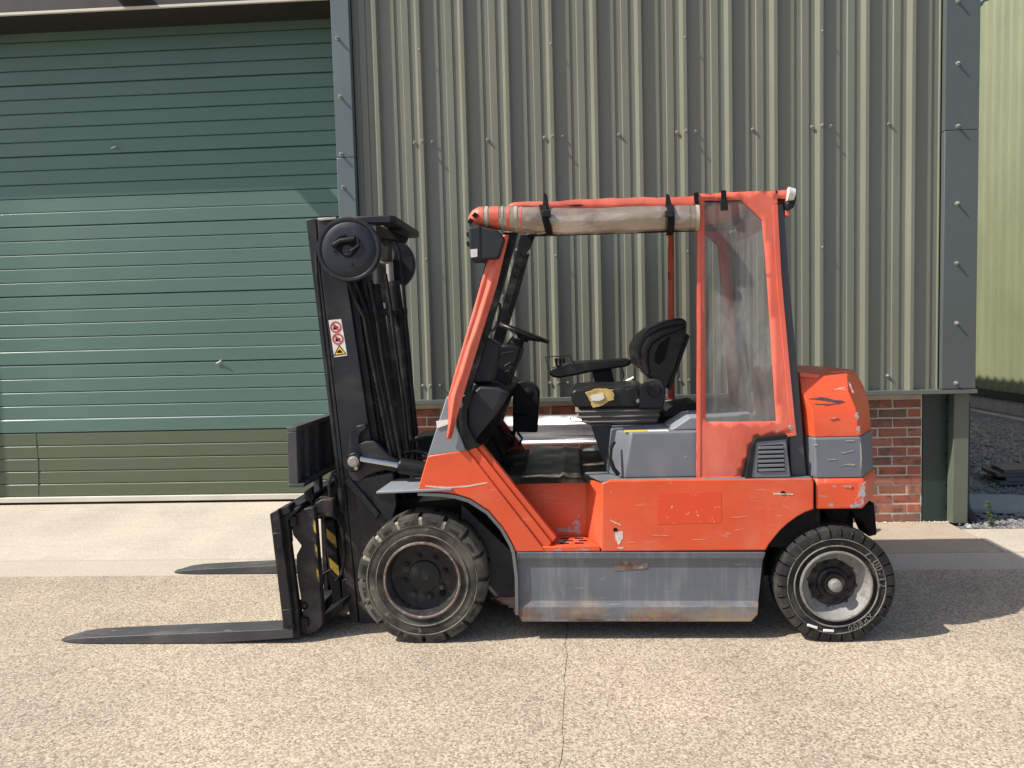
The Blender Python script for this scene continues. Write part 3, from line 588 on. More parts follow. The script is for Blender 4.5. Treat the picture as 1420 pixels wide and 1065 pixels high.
ragged([(912, 684), (1000, 682.5), (1000.5, 725), (912.5, 727)], YN, 1, .6).build('faded_patch', 'patch', sp, smooth=0)
ragged([(770, 733), (787, 732), (804, 714.5), (806, 740), (783, 737), (771, 737)], ya, 2, .5).build('scraped_patch', 'bare_metal', fk, smooth=0)
ragged([(853, 737), (863, 737), (864, 746), (858, 755), (853, 748)], YN, 3, .9).build('paint_chip', 'primer', sp, smooth=0)
ragged([(846, 721), (860, 727), (861, 729), (848, 723.5)], YN, 4, .5).build('paint_chip', 'primer', sp, smooth=0)
ragged([(1072, 683), (1100, 685), (1100, 687), (1073, 685.5)], YN, 5, .5).build('paint_chip', 'primer', sp, smooth=0)
for i, (x, y, l_, dy_) in enumerate(((880, 700, 14, 1), (1015, 717, 20, -.6), (1040, 690, 9, .4), (905, 742, 22, .5), (1052, 705, 16, 1.4), (870, 752, 10, -.4), (960, 748, 18, .3), (1085, 700, 8, 5), (890, 688, 6, 4), (1020, 735, 12, -2))):
    ragged([(x, y), (x+l_, y+dy_), (x+l_, y+dy_+.5), (x, y+.6)], YN, 60+i, .22, 4).build('scratch', 'scratch', sp, smooth=0)
ragged([(856, 759), (864, 758), (865, 760.5), (857, 761)], YN, 6, .5).build('paint_chip', 'primer', sp, smooth=0)
ragged([(590, 673), (620, 675.5), (650, 673), (676, 668.5), (676, 670), (650, 675), (620, 677.5), (590, 675)], YN, 8, .3, 3).build('paint_chip', 'primer', fe, smooth=0)
for q in ((853.5, 735), (1086, 684)):
    c0 = P(*q, YN); m = MB(); m.lathe([(.010, -.001), (.0115, -.002), (.0115, .002)], c0, 14); m.build('panel_hole', 'inkblack', sp)
Yn_ = YN+.0085
# grey skirt
rows = [(765.8, .000), (774, .004), (779, .020), (833, .016), (842, .002), (862.3, .000)]
lx = lambda y: 715.5+(y-767)*.045 if y < 856 else 724
rx = lambda y: 1062-(y-766)*.33 if y < 794 else 1052.8-(y-794)*.02
m = MB(); loops = []
for y, d in rows:
    l_, r_ = (lx(y), rx(y)) if y < 855 else (724, 1041.5)
    loops.append([P(l_, y, YN+d), P(l_+10, y, YN+d), P(r_-10, y, YN+d), P(r_, y, YN+d), P(r_, y, YN)+Vector((0, .04, 0)), P(l_, y, YN)+Vector((0, .04, 0))])
loops[-1:-1] = [[P(lx(853), 853.5, YN), P(lx(853)+10, 853.5, YN), P(1042, 853, YN), P(1051, 852, YN), P(1051, 852, YN)+Vector((0, .04, 0)), P(lx(853), 853.5, YN)+Vector((0, .04, 0))]]
m.loft(loops); sk = both(m, 'side_skirt', 'grey', bevel=.003, smooth=20)
ragged([(851, 778), (897, 777.5), (897, 790), (852, 790.5)], YN+.018, 11, 1.2).build('worn_recess', 'rim_lip', sk, smooth=0)
ragged([(1192, 672), (1200, 669), (1199, 690), (1197, 701), (1178, 704), (1184, 697), (1190, 688)], Yn_, 31, 1.6).build('bare_patch', 'bare_metal', fk, smooth=0)
ragged([(1170, 673), (1182, 674), (1181, 678), (1171, 676)], Yn_, 32, .8).build('bare_patch', 'bare_metal', fk, smooth=0)
ragged([(800, 858), (842, 859), (868, 858), (866, 861), (802, 861)], YN-.0005, 12, .8).build('rust_patch', 'rim_lip', sk, smooth=0)
# wheel arch: lip, liner and mudguard
arch = [(579, 683), (612, 684.5), (631, 687), (651, 693), (677, 709.5), (697, 732.5), (710, 755.5), (714, 767), (718, 800), (719, 853)]
def strip(pts, Y0, Y1, th, name, mat, dirn=(-1, 1), **k):
    a = [P(x, y, Y0) for x, y in pts]; m = MB(); loops = []
    for i, p in enumerate(a):
        t_ = (a[min(i+1, len(a)-1)]-a[max(i-1, 0)]).normalized(); n_ = Vector((t_.z, 0, -t_.x))
        if n_.x*dirn[0]+n_.z*-dirn[1] < 0: n_ = -n_
        b = p+n_*th; loops.append([(p.x, Y0, p.z), (b.x, Y0, b.z), (b.x, Y1, b.z), (p.x, Y1, p.z)])
    m.loft(loops); return both(m, name, mat, **k)
strip(arch, YN-.006, 4.16, .016, 'wheel_arch', 'well', smooth=50)
m = MB(); a, b = P(521, 682, YN-.01), P(600, 682, YN-.01)
m.loft([[(a.x, YN-.01, a.z-.012), (b.x+.1, YN-.01, a.z-.002), (b.x+.1, YN-.01, a.z+.012), (a.x+.004, YN-.01, a.z+.002)], [(a.x+.03, 4.1, a.z+.0), (b.x+.1, 4.1, a.z+.008), (b.x+.1, 4.1, a.z+.022), (a.x+.034, 4.1, a.z+.014)]]); both(m, 'mudguard', 'grey_light', bevel=.004)
m = MB(); m.px([(640, 700), (714, 770), (717, 830), (690, 832), (640, 780)], 4.16, 4.2); both(m, 'wheel_well', 'well')
ragged([(681, 829), (716, 826), (717, 852), (710, 842), (690, 834)], 4.0, 14, 1.5, th=.01).build('rusty_bracket', 'rim_lip', fk, smooth=0)
# chassis underneath
xl, xr = P(720, 800, 3.9).x, P(1058, 800, 3.9).x
m = MB(); m.box(xl, xr, YN+.05, mir(YN+.05), .145, .46); m.build('chassis', 'soot', fk, smooth=0)
m = MB(); m.box(P(530, 700, 4.2).x, xl, 4.21, mir(4.21), .22, .62); m.build('front_frame', 'soot', fk, smooth=0)
m = MB(); m.box(xr, P(1195, 700, 4).x, 4.12, mir(4.12), .24, .62); m.build('rear_frame', 'soot', fk, smooth=0)
m = MB(); m.box(P(838, 700, YN).x, P(1125, 700, 4).x, YN+.034, YN+.09, .47, zt_-.02); m.build('battery_case', 'soot', fk, smooth=0)
m = MB(); m.tube([(P(1157, 808, 3.8).x, 3.92, .29), (P(1157, 808, 3.8).x, mir(3.92), .29)], .07, 12); m.tube([(P(585, 803, 3.8).x, 3.95, .335), (P(585, 803, 3.8).x, mir(3.95), .335)], .12, 14); m.build('axle', 'soot', fk)
m = MB(); m.px([(1178, 705), (1213, 697), (1217, 742), (1205, 745), (1196, 725), (1185, 718)], 4.05, 4.2); m.build('rear_bracket', 'soot', fk, bevel=.01)
m = MB(); m.px([(1140, 706), (1180, 706), (1172, 724), (1150, 722)], 4.02, 4.06); m.build('rear_bracket', 'soot', fk, bevel=.004)

# --- counterweight
def zof(y): return P(1160, y, YN+.01).z
def slice_(z, yn, xa_, xb_, xc_, ych, left, yl_):
    X = lambda px, Y: P(px, 600, Y).x
    n_ = [(left, yl_), (xa_, yn), (xb_, yn), (xc_, ych)]
    return [(x, y, z) for x, y in n_]+[(x, mir(y), z) for x, y in reversed(n_)]
def X(px, py, Y): return P(px, py, Y).x
Yn = YN+.01
s0 = slice_(zof(706), Yn, X(1131.5, 690, Yn), X(1196, 690, Yn), X(1211, 690, 4.10), 4.10, X(1131, 690, Yn+.03), Yn+.03)
s1 = slice_(zof(668), Yn, X(1131.5, 690, Yn), X(1199, 690, Yn), X(1214, 690, 4.10), 4.10, X(1131, 690, Yn+.03), Yn+.03)
s2 = slice_(zof(663.5), Yn+.012, X(1133, 663, Yn), X(1197, 663, Yn), X(1212, 663, 4.10), 4.10, X(1122, 663, Yn+.075), Yn+.075)
m = MB(); m.loft([s0, s1, s2]); cw = m.build('counterweight', 'orange_worn', fk, bevel=.008, smooth=25)
m = MB(); m.px([(1135, 666), (1120, 665), (1120, 690), (1131, 690)], Yn+.05, mir(Yn+.05)); m.build('counterweight_edge', 'soot', cw)
g1 = slice_(zof(663), Yn+.010, X(1134, 640, Yn), X(1197, 640, Yn), X(1211, 640, 4.10), 4.10, X(1119, 640, Yn+.075), Yn+.075)
g2 = slice_(zof(609), Yn+.010, X(1131, 610, Yn), X(1195, 610, Yn), X(1210, 610, 4.10), 4.10, X(1116.5, 610, Yn+.075), Yn+.075)
g2b = slice_(zof(607), Yn+.016, X(1132, 610, Yn), X(1194, 610, Yn), X(1209, 610, 4.10), 4.10, X(1117.5, 610, Yn+.075), Yn+.075)
m = MB(); m.loft([g1, g2, g2b]); m.build('grey_band', 'grey_band', cw, bevel=.006, smooth=25)
h1 = slice_(zof(606.7), Yn+.02, X(1131.5, 606, Yn), X(1193.5, 606, Yn), X(1208, 606, 4.10), 4.10, X(1117.5, 606, Yn+.075), Yn+.075)
h2 = slice_(zof(569), Yn+.022, X(1128, 569, Yn), X(1190, 569, Yn), X(1205, 569, 4.11), 4.11, X(1114, 569, Yn+.075), Yn+.075)
h3 = slice_(zof(543)-.004, Yn+.06, X(1117, 545, Yn), X(1183, 545, Yn), X(1198, 545, 4.17), 4.17, X(1110, 545, Yn+.075), Yn+.075)
h4 = slice_(zof(525)+.008, Yn+.10, X(1108.5, 525, Yn+.1), X(1175, 523, Yn+.1), X(1187, 520, 4.24), 4.24, X(1107, 525, Yn+.12), Yn+.12)
h5 = slice_(zof(525)+.018, Yn+.16, X(1109, 520, Yn+.16), X(1173, 520, Yn+.16), X(1182, 520, 4.27), 4.27, X(1108.5, 520, Yn+.18), Yn+.18)
m = MB(); m.loft([h1, h2, h3, h4, h5]); cu = m.build('counterweight_cover', 'orange_cast', cw, bevel=.010, smooth=25, seg=3)
def onface(pts, A, B, name, mat, seed, jit=.6, off=.002):   # mark lying on the sloping face between slices A and B
    a, b = Vector(A[1]), Vector(B[1]); c = Vector(A[2]); nrm = (c-a).cross(b-a).normalized()
    if nrm.y > 0: nrm = -nrm
    rr = random.Random(seed); out = []
    for i in range(len(pts)):
        u_, v_ = Vector(pts[i]), Vector(pts[(i+1) % len(pts)])
        for k in range(5):
            p = u_.lerp(v_, k/5); d = ray(p.x+rr.uniform(-jit, jit), p.y+rr.uniform(-jit, jit)); o_ = Vector((0, 0, HC)); t_ = (a-o_).dot(nrm)/d.dot(nrm); out.append(o_+d*t_)
    m = MB(); m.loft([[p+nrm*off for p in out], [p-nrm*.002 for p in out]]); m.build(name, mat, cu, smooth=0)
for i, pts in enumerate(([(1166, 628), (1184, 624.6), (1184, 625.6), (1167, 629)], [(1165, 646), (1178, 643), (1186, 644), (1185, 646), (1176, 644.6)], [(1147, 637), (1160, 636.6), (1160, 637.8), (1148, 638.2)], [(1192.5, 614), (1194, 614), (1195, 636), (1193.8, 652), (1193.2, 634)], [(1172, 611), (1184, 610.5), (1184, 612), (1173, 612)], [(1128, 616), (1134, 615.5), (1134, 618), (1129, 618)])):
    ragged(pts, Yn+.0092, 40+i, .3, 4).build('scratch', 'scratch_pale', cw, smooth=0)
for i, pts in enumerate(([(1186, 574), (1190, 572), (1190.5, 583), (1188, 581)], [(1188, 592), (1192, 591), (1192.5, 603), (1189, 601)], [(1150, 580), (1162, 579.5), (1162, 580.6), (1151, 581)])):
    ragged(pts, Yn+.0185, 50+i, .9, 4).build('paint_chip', 'bare_metal', cu, smooth=0)
onface([(1177, 531), (1180, 533), (1184, 545), (1182, 546), (1179, 538)], h3, h4, 'paint_chip', 'bare_metal', 7, .9)
onface([(1122, 553), (1140, 551), (1172, 557), (1160, 559), (1140, 555)], h2, h3, 'scrape', 'scuff_black', 1)
onface([(1128, 560), (1150, 560.5), (1172, 558), (1150, 562.5)], h2, h3, 'scrape', 'scuff_black', 2, .5)
onface([(1152, 542), (1166, 538), (1176, 537), (1166, 539)], h3, h4, 'scratch', 'primer', 3, .2)
m = MB(); m.px([(1106, 516), (1134, 519), (1133, 524), (1107, 522)], Yn+.12, Yn+.25, Yn+.09); m.build('canvas_flap', 'fabric', fk, bevel=.002)

# --- battery hood, deck, floor
zfl_ = P(760, 661, 3.95).z
m = MB(); m.box(P(665, 640, 3.95).x, P(870, 660, 3.95).x, ya-.06, mir(ya-.06), zfl_-.04, zfl_-.004); m.build('floor_plate', 'floor', fk, smooth=0)
def flat(pts, z): return [G(x, y, z) for x, y in pts]
q = flat([(722, 661), (806, 661.5), (803, 620), (737, 619)], zfl_+.01)
m = MB(); n_ = 14; vv = []; ff = []
for i in range(n_+1):
    for j in range(n_+1):
        p = q[0].lerp(q[1], i/n_).lerp(q[3].lerp(q[2], i/n_), j/n_); vv.append((p.x, p.y, p.z+.006*noise.noise((p.x*9, p.y*9, 0))+(.012 if abs(i-10) < 1 else 0)))
for i in range(n_):
    for j in range(n_): a = i*(n_+1)+j; ff.append((a, a+1, a+n_+2, a+n_+1))
m.add(vv, ff); m.build('floor_mat', 'mat', fk, solid=.008)
yh_ = YN+.06
m = MB(); hz0, hz1 = zt_, P(876, 600, yh_).z
xs_ = [X(842, 655, yh_+.14), X(866, 663, yh_), X(1046, 660, yh_)]; xt_ = [X(848, 602, yh_+.14), X(876, 600, yh_), X(1050, 600, yh_)]
bot = [(xs_[0], yh_+.14, hz0), (xs_[1], yh_, hz0), (xs_[2], yh_, hz0), (xs_[2], mir(yh_), hz0), (xs_[1], mir(yh_), hz0), (xs_[0], mir(yh_+.14), hz0)]
top = [(xt_[0], yh_+.15, hz1), (xt_[1], yh_+.012, hz1), (xt_[2], yh_+.012, hz1), (xt_[2], mir(yh_+.012), hz1), (xt_[1], mir(yh_+.012), hz1), (xt_[0], mir(yh_+.15), hz1)]
m.loft([bot, top]); hood = m.build('battery_hood', 'grey_hood', fk, bevel=.008)
m = MB(); hp = [P(852, 613, yh_+.05), P(846, 622, yh_+.02), P(846, 636, yh_+.0), P(851, 650, yh_+.0), P(857.5, 658, yh_+.01)]; m.tube(hp, [.009, .011, .011, .011, .012], 10); m.build('handle', 'plastic', hood)
m = MB(); a = P(930, 597, yh_+.06); b = P(968, 578, yh_+.06); m.loft([[(a.x, y, hz1), (a.x+.10, y, b.z), (xt_[2], y, b.z+.01), (xt_[2], y, hz1)] for y in (yh_+.06, mir(yh_+.06))]); m.build('hood_hump', 'grey_light', hood, bevel=.008)
a, b = G(866, 597.5, hz1+.002), G(897, 597, hz1+.002)
m = MB(); m.box(a.x, b.x, a.y-.03, a.y+.025, hz1-.002, hz1+.0015); m.build('yellow_label', 'yellow_clean', hood)
m = MB(); m.box(b.x+.003, b.x+.11, a.y-.03, a.y+.025, hz1-.002, hz1+.0015); m.build('white_label', 'white', hood)
m = MB(); m.px([(820, 592), (848, 592), (856, 640), (848, 656), (842, 656)], 4.1, mir(4.1)); m.build('hood_front', 'plastic_dark', hood)
# vent panel
yv = YN+.012
m = MB(); m.px([(1046, 611), (1090, 608), (1097, 662), (1040, 663)], yv, yv+.05); ve = both(m, 'vent_panel', 'grey_hood', bevel=.006)
m = MB(); m.px([(1034, 664), (1041, 622), (1048, 607), (1092, 603), (1091, 609), (1049, 613), (1042, 663.5)], yv-.004, yv+.04); both(m, 'vent_surround', 'plastic', bevel=.002)
m = MB(); m.px([(1052, 618), (1086, 616), (1089, 654), (1050, 655)], yv-.001, yv+.01); m.build('vent_recess', 'inkblack', ve)
for i in range(6):
    y = 619.5+i*6.2; m = MB(); m.px([(1052, y), (1086.5+i*.4, y-1.2), (1087+i*.4, y+2.6), (1052, y+3.8)], yv-.006, yv+.012); m.build('slat', 'grey_hood', ve, bevel=.002)
# rear pillar
m = MB(); m.px([(1076, 283), (1087, 283), (1094, 380), (1105, 500), (1119, 663), (1097, 663), (1089, 500)], YN+.055, YN+.12); both(m, 'rear_pillar', 'pillar_grey', bevel=.006)
# --- front cowl and dashboard
m = MB(); m.px([(619, 551), (630, 551), (633, 592), (646, 625.5), (593, 632)], YN+.004, YN+.035); both(m, 'front_cowl', 'grey_light', bevel=.005)
m = MB(); m.px([(621, 553), (640, 551), (650, 622), (600, 632)], YN+.05, mir(YN+.05)); m.build('cowl_body', 'grey_light', fk)
m = MB(); m.px([(605, 584), (622, 582), (622, 588), (606, 594)], YN+.0015, YN+.006, YN-.002); m.build('white_tape', 'white', fk)
m = MB(); m.px([(634, 593), (637, 572), (647, 548), (652, 541), (657, 541), (647, 570), (648, 590), (660, 614), (668, 617), (661, 621), (649, 625)], YN+.01, YN+.06); both(m, 'door_trim', 'plastic', bevel=.004)
m = MB(); m.px([(648, 552), (665, 536), (690, 538), (704, 546), (697, 560), (684, 580), (662, 606), (656, 616), (648, 590)], YN+.05, YN+.2); both(m, 'cowl_side', 'plastic_dark', bevel=.01)
m = MB(); m.px([(650, 548), (690, 540), (703, 548), (690, 572), (672, 622), (690, 655), (650, 640)], YN+.22, mir(YN+.02)); m.build('foot_well', 'soot', fk, bevel=.01)
m = MB(); m.px([(654, 531), (657, 497), (669, 470), (677, 468), (692, 478), (691, 492), (682, 530)], YN+.10, YN+.28); m.build('dash_cover', 'plastic_dark', fk, bevel=.012, seg=3)
m = MB(); m.px([(683, 528), (694, 478), (708, 478), (722, 483), (718, 498), (708, 520), (700, 542)], 4.25, 4.62); m.build('dash_console', 'plastic', fk, bevel=.012)
m = MB(); m.px([(655, 530), (683, 532), (704, 545), (690, 562), (650, 552)], YN+.14, mir(YN+.14)); m.build('dashboard', 'plastic', fk, bevel=.015)
m = MB(); m.tube([P(690, 545, 4.45), P(712, 482, 4.45), P(722, 464, 4.45)], [.06, .05, .035], 12); m.build('steering_column', 'plastic', fk)
for i, pts in enumerate(([(690, 500), (697, 490), (712, 488)], [(694, 525), (700, 516), (706, 514)], [(700, 508), (708, 503), (712, 510)])):
    m = MB(); m.tube([P(x, y, 4.22) for x, y in pts], .006, 6); m.build('lever', 'hose', fk)
# steering wheel
cw_ = P(724.5, 461, YC); Rw = .155; tilt = Matrix.Rotation(R(22), 3, 'Y')
def ring(m, c, rad, r, mat3, n=40, k=10):
    loops = []
    for i in range(n+1):
        a = 2*math.pi*i/n; loops.append([Vector(c)+mat3 @ Vector(((rad+r*math.cos(2*math.pi*j/k))*math.cos(a), (rad+r*math.cos(2*math.pi*j/k))*math.sin(a), r*math.sin(2*math.pi*j/k))) for j in range(k)])
    m.loft(loops, True, False)
m = MB(); m.tube([cw_+tilt @ Vector((0, 0, -.045)), cw_+tilt @ Vector((0, 0, -.005))], [.05, .04], 16); sw = m.build('steering_wheel', 'plastic', fk)
m = MB(); ring(m, cw_, Rw, .013, tilt); m.build('rim', 'vinyl', sw, smooth=60)
for a in (0.3, 2.4, 4.5):
    m = MB(); m.tube([cw_+tilt @ Vector((.03*math.cos(a), .03*math.sin(a), -.02)), cw_+tilt @ Vector((Rw*math.cos(a), Rw*math.sin(a), 0))], [.016, .010], 8); m.build('spoke', 'plastic', sw)
# black control box on the far side of the cab
yb = 4.82
m = MB(); m.px([(711, 536), (718, 530), (727, 528), (738, 531), (746, 538), (748, 545), (745, 600), (711, 599)], yb, yb+.10); cb = m.build('control_box', 'plastic', fk, bevel=.008)
c0 = P(732, 543.5, yb); m = MB(); m.lathe([(.0, -.006), (.020, -.006), (.024, -.004), (.028, -.004), (.028, .004)], c0, 20); m.build('knob', 'plastic_dark', cb)
m = MB(); m.tube([P(712, 574, yb-.012), P(731, 576, yb-.012)], .006, 6); m.tube([P(712, 598, yb+.05), P(710, 620, yb+.05)], .014, 8); m.tube([P(718, 600, yb+.03), P(724, 608, yb+.0), P(720, 618, yb)], .008, 6); m.build('bracket', 'plastic', cb)
m = MB(); m.tube([P(686, 588, 4.5), P(698, 600, 4.6), P(711, 606, yb)], .007, 6); m.build('cable', 'hose', fk)
for yy in (4.3, 4.5):
    m = MB(); a = P(700, 640, yy); m.tube([P(680, 600, yy), a], .012, 6); m.box(a.x-.03, a.x+.05, yy-.04, yy+.04, a.z-.02, a.z); m.build('pedal', 'soot', fk)
# --- seat
ys0, ys1 = 4.20, 4.70
m = MB(); m.px([(792, 545), (797, 540), (823, 537), (850, 538), (894, 534), (903, 566), (850, 566), (800, 566), (793, 556)], ys0, ys1); cu_ = m.build('seat', 'vinyl', fk, bevel=.022, seg=4)
bk = [(884, 508), (880, 492), (881, 480), (889, 466), (903, 454), (922, 446), (940, 441), (949, 442), (953, 447), (952, 463), (944, 490), (936, 512), (925, 539), (912, 534), (897, 520)]
m = MB(); m.px(bk, ys0+.02, ys1-.02); bo = m.build('backrest', 'vinyl', cu_, bevel=.028, seg=4)
m = MB(); m.tube([P(x, y, ys0+.02) for x, y in ((898, 518), (893, 500), (894, 484), (902, 471), (918, 461), (938, 455), (949, 452))], [.018, .026, .028, .028, .026, .022, .012], 10); m.build('side_bolster', 'vinyl', bo, smooth=60)
m = MB(); m.px([(908, 492), (914, 478), (924, 470), (930, 466), (922, 498), (914, 506), (908, 502)], ys0+.012, ys0+.03); m.build('wing_hollow', 'inkblack', bo, bevel=.004)
m = MB(); m.px([(952, 462), (957, 466), (930, 541), (925, 539)], ys0+.04, ys1-.04); m.build('back_shell', 'plastic', bo, bevel=.005)
m = MB(); m.px([(888, 536), (896, 528), (906, 525), (917, 528), (922, 536), (923, 548), (920, 566), (886, 567)], ys0-.03, ys0+.02); pv = m.build('recliner_housing', 'plastic_dark', cu_, bevel=.008)
m = MB(); m.lathe([(.0, -.012), (.034, -.012), (.038, -.006), (.038, .004)], P(907, 541, ys0-.03), 24); m.build('recliner_knob', 'plastic', pv)
m = MB(); m.px([(868, 540), (882, 536), (889, 556), (876, 560)], ys0-.012, ys0+.01); m.build('belt_buckle', 'plastic', cu_, bevel=.004)
m = MB(); m.lathe([(.0, -.006), (.011, -.006), (.012, .004)], P(885, 556, ys0-.012), 12); m.build('belt_bolt', 'steel', cu_)
ragged([(812, 544), (826, 539.5), (850, 540), (852, 553), (838, 560), (822, 566), (818, 556)], ys0-.002, 21, 1.0, th=.012).build('torn_foam', 'foam', cu_, bevel=.004)
ragged([(817, 549), (836, 546), (838, 552), (832, 555), (822, 556)], ys0-.015, 22, .8, th=.004).build('torn_lining', 'foam_white', cu_, smooth=0)
# suspension bellows
loops = []
for i, (l_, r_, y) in enumerate(((802, 915, 567), (797, 917, 571), (804, 914, 574.5), (799, 916, 578.5), (809, 912, 582), (806, 913, 585), (820, 908, 590))):
    a, b = P(l_, y, ys0+.02), P(r_, y+1, ys0+.02); d = .03 if i % 2 == 0 else 0
    loops.append([(a.x, ys0+d, a.z), (b.x, ys0+d, a.z), (b.x, ys1-d, a.z), (a.x, ys1-d, a.z)])
m = MB(); m.loft(loops); m.build('suspension_bellows', 'bellows', cu_, bevel=.006)
m = MB(); m.box(P(822, 592, 4.2).x, P(905, 592, 4.2).x, ys0+.05, ys1-.05, hz1, loops[-1][0][2]+.01); m.build('seat_base', 'soot', cu_)
m = MB(); m.px([(915, 580), (930, 565), (968, 558), (968, 575), (935, 578)], 4.25, 4.6); m.build('seat_shelf', 'plastic', fk, bevel=.01)
m = MB(); m.tube([P(815, 584, ys0+.01), P(792, 585, ys0), P(791, 579, ys0)], .004, 6); m.build('adjust_lever', 'steel', cu_)
for q in ((868, 530), (874, 527)):
    m = MB(); m.tube([P(q[0]-4, q[1]+2, ys1), P(*q, ys1), P(q[0]+5, q[1]-3, ys1)], .012, 6); m.build('belt_clasp', 'steel', cu_)
# armrest with hydraulic levers
yr = 4.74
m = MB(); m.px([(760, 516), (764, 511), (785, 503), (800, 501), (868, 497), (875, 499), (876, 505), (868, 509), (820, 516), (797, 521), (775, 525), (765, 523)], yr, yr+.13); ar = m.build('armrest', 'vinyl', cu_, bevel=.018, seg=3)
m = MB(); m.px([(821, 515), (848, 512), (853, 533), (826, 535)], yr+.03, yr+.10); m.build('armrest_post', 'plastic', cu_, bevel=.005)
m = MB(); m.tube([P(862, 510, yr), P(865, 520, yr), P(862, 530, yr), P(857, 533, yr)], .006, 6); m.build('armrest_cable', 'hose', cu_)
m = MB(); w0 = [(756, 495, yr), (790, 493, yr), (781, 494, yr+.12), (757, 495, yr+.12)]
ww = [P(*q) for q in w0]
for i in range(4): m.tube([ww[i], ww[(i+1) % 4]], .003, 5)
m.tube([ww[0], P(761, 512, yr)], .003, 5); m.tube([ww[1], P(796, 505, yr)], .003, 5); m.build('lever_guard', 'plastic', cu_)
for i in range(3):
    m = MB(); m.tube([P(772+i*5, 508, yr+.04*i), P(771+i*5, 497, yr+.04*i)], [.006, .011], 8); m.build('finger_lever', 'plastic', cu_)

# --- cab frame, canvas
pil = [(692, 330), (705, 326), (703, 335), (690, 393), (670, 457), (660, 497), (642, 546), (634, 577), (624.5, 608), (619, 605), (623, 586), (621.5, 550), (645, 470), (676, 362)]
YP = YN+.05
wr = lambda x, z: .008*noise.noise(((x-.28*z)*11, z*1.2, 1.3))+.0015*noise.noise(((x-.28*z)*30, z*2, 4))
YO = YN-.012
ledge = [(690, 328), (676, 362), (645, 470), (621.5, 550), (622, 586), (619, 606)]; redge = [(706, 325), (690, 393), (670, 457), (643, 546), (634, 577), (625, 609)]
def along(pl_, y):
    for p_, q_ in zip(pl_[:-1], pl_[1:]):
        if p_[1] <= y <= q_[1]: return p_[0]+(q_[0]-p_[0])*(y-p_[1])/(q_[1]-p_[1])
    return pl_[-1][0] if y > pl_[-1][1] else pl_[0][0]
vv = []; ff = []; n1_, n2_ = 70, 14
for i in range(n1_+1):
    y = 326+(608-326)*i/n1_
    for j in range(n2_+1):
        u_ = j/n2_; x = along(ledge, y)*(1-u_)+along(redge, y)*u_; p = P(x, y, YO)
        vv.append((p.x, YO+.010*math.sin(u_*9+y*.012)*math.sin(math.pi*u_)-.012*math.sin(math.pi*u_)+.006*noise.noise((u_*3, y*.018, 2))+.003*noise.noise((u_*8, y*.03, 7)), p.z))
for i in range(n1_):
    for j in range(n2_): k = i*(n2_+1)+j; ff.append((k, k+1, k+n2_+2, k+n2_+1))
m = MB(); m.add(vv, ff); m.build('pillar_cover', 'fabric', fk, solid=.004, smooth=80)
# steel A pillars (the far one is bare)
ap = [(698, 322), (718, 322), (699, 392), (680, 455), (660, 520), (650, 548), (636, 548), (655, 470), (685, 365)]
m = MB(); m.px(ap, YP+.02, YP+.07); both(m, 'front_pillar', 'black', bevel=.004)
m = MB(); m.px([(x-794+794, y) for x, y in ((722, 326), (742, 326), (736, 342), (727, 354), (700, 447), (690, 450))], 4.86, 4.90); fp = m.build('pillar_gusset', 'black', fk)
for q in ((716, 346), (707, 375), (697, 410), (692, 440), (710, 362)):
    m = MB(); m.lathe([(0, -.004), (.007, -.004), (.007, .002)], P(*q, 4.85), 8); m.build('rivet', 'steel', fp)
m = MB(); m.tube([P(686, 418, YP+.1), P(693, 422, YP+.1), P(694, 432, YP+.1), P(690, 450, YP+.1), P(684, 458, YP+.1), P(678, 457, YP+.1)], .009, 8); m.build('grab_handle', 'plastic', fk)
# roof frame and canvas roof
zr_ = P(900, 290, YP).z; rx0, rx1 = P(708, 284, YP).x, P(1086, 268, YP).x
for y in (YP+.02, mir(YP+.02)):
    m = MB(); m.box(rx0+.02, rx1, y-.025, y+.025, zr_+.024, zr_+.036); m.build('roof_rail', 'black', fk, bevel=.006)
for i in range(5):
    x = rx0+.1+i*(rx1-rx0-.15)/4; m = MB(); m.box(x-.02, x+.02, YP+.05, mir(YP+.05), zr_+.025, zr_+.035); m.build('roof_bar', 'black', fk, bevel=.004)
tops = [(706, 282), (712, 279), (740, 278), (790, 275.5), (830, 274), (870, 272), (925, 271), (968, 269), (1020, 266), (1070, 263), (1092, 261)]
N_ = 60; M2 = 18; vv = []; ff = []
def topz(px):
    for a, b in zip(tops[:-1], tops[1:]):
        if a[0] <= px <= b[0]: return a[1]+(b[1]-a[1])*(px-a[0])/(b[0]-a[0])
    return tops[-1][1]
for i in range(N_+1):
    px = 706+(1092-706)*i/N_; e = P(px, topz(px), YP)
    zlow = P(px, (291 if px < 968 else 276), YP).z
    row = [(e.x, YP-.004, zlow), (e.x, YP-.006, (zlow+e.z)/2)]
    for j in range(M2+1):
        v_ = j/M2; row.append((e.x, YP+.0+(mir(YP)-YP)*v_, e.z-.006*(1 if 0 < j < M2 else 1.6)-.003*math.sin(math.pi*v_)*(.5+.5*math.cos(px*.19))))
    row += [(e.x, mir(YP)+.006, (zlow+e.z)/2+.03), (e.x, mir(YP)+.004, zlow+.035)]
    for x, y, z in row:
        n1 = noise.noise((x*11, y*5, z*11)); vv.append((x, y+(.006*n1 if y < YP+.01 else 0), z+.007*n1+.004*noise.noise((x*26, y*9, 3))))
W_ = M2+5
for i in range(N_):
    for j in range(W_-1): a = i*W_+j; ff.append((a, a+1, a+W_+1, a+W_))
m = MB(); m.add(vv, ff); roof = m.build('canvas_roof', 'fabric', fk, solid=.004, smooth=60)
m = MB(); a, b = P(1092, 262, YP), P(1100, 285, YP); m.box(a.x-.01, a.x+.012, YP, mir(YP), b.z-.05, a.z-.008); m.build('roof_rear_bar', 'fabric', fk, bevel=.006)
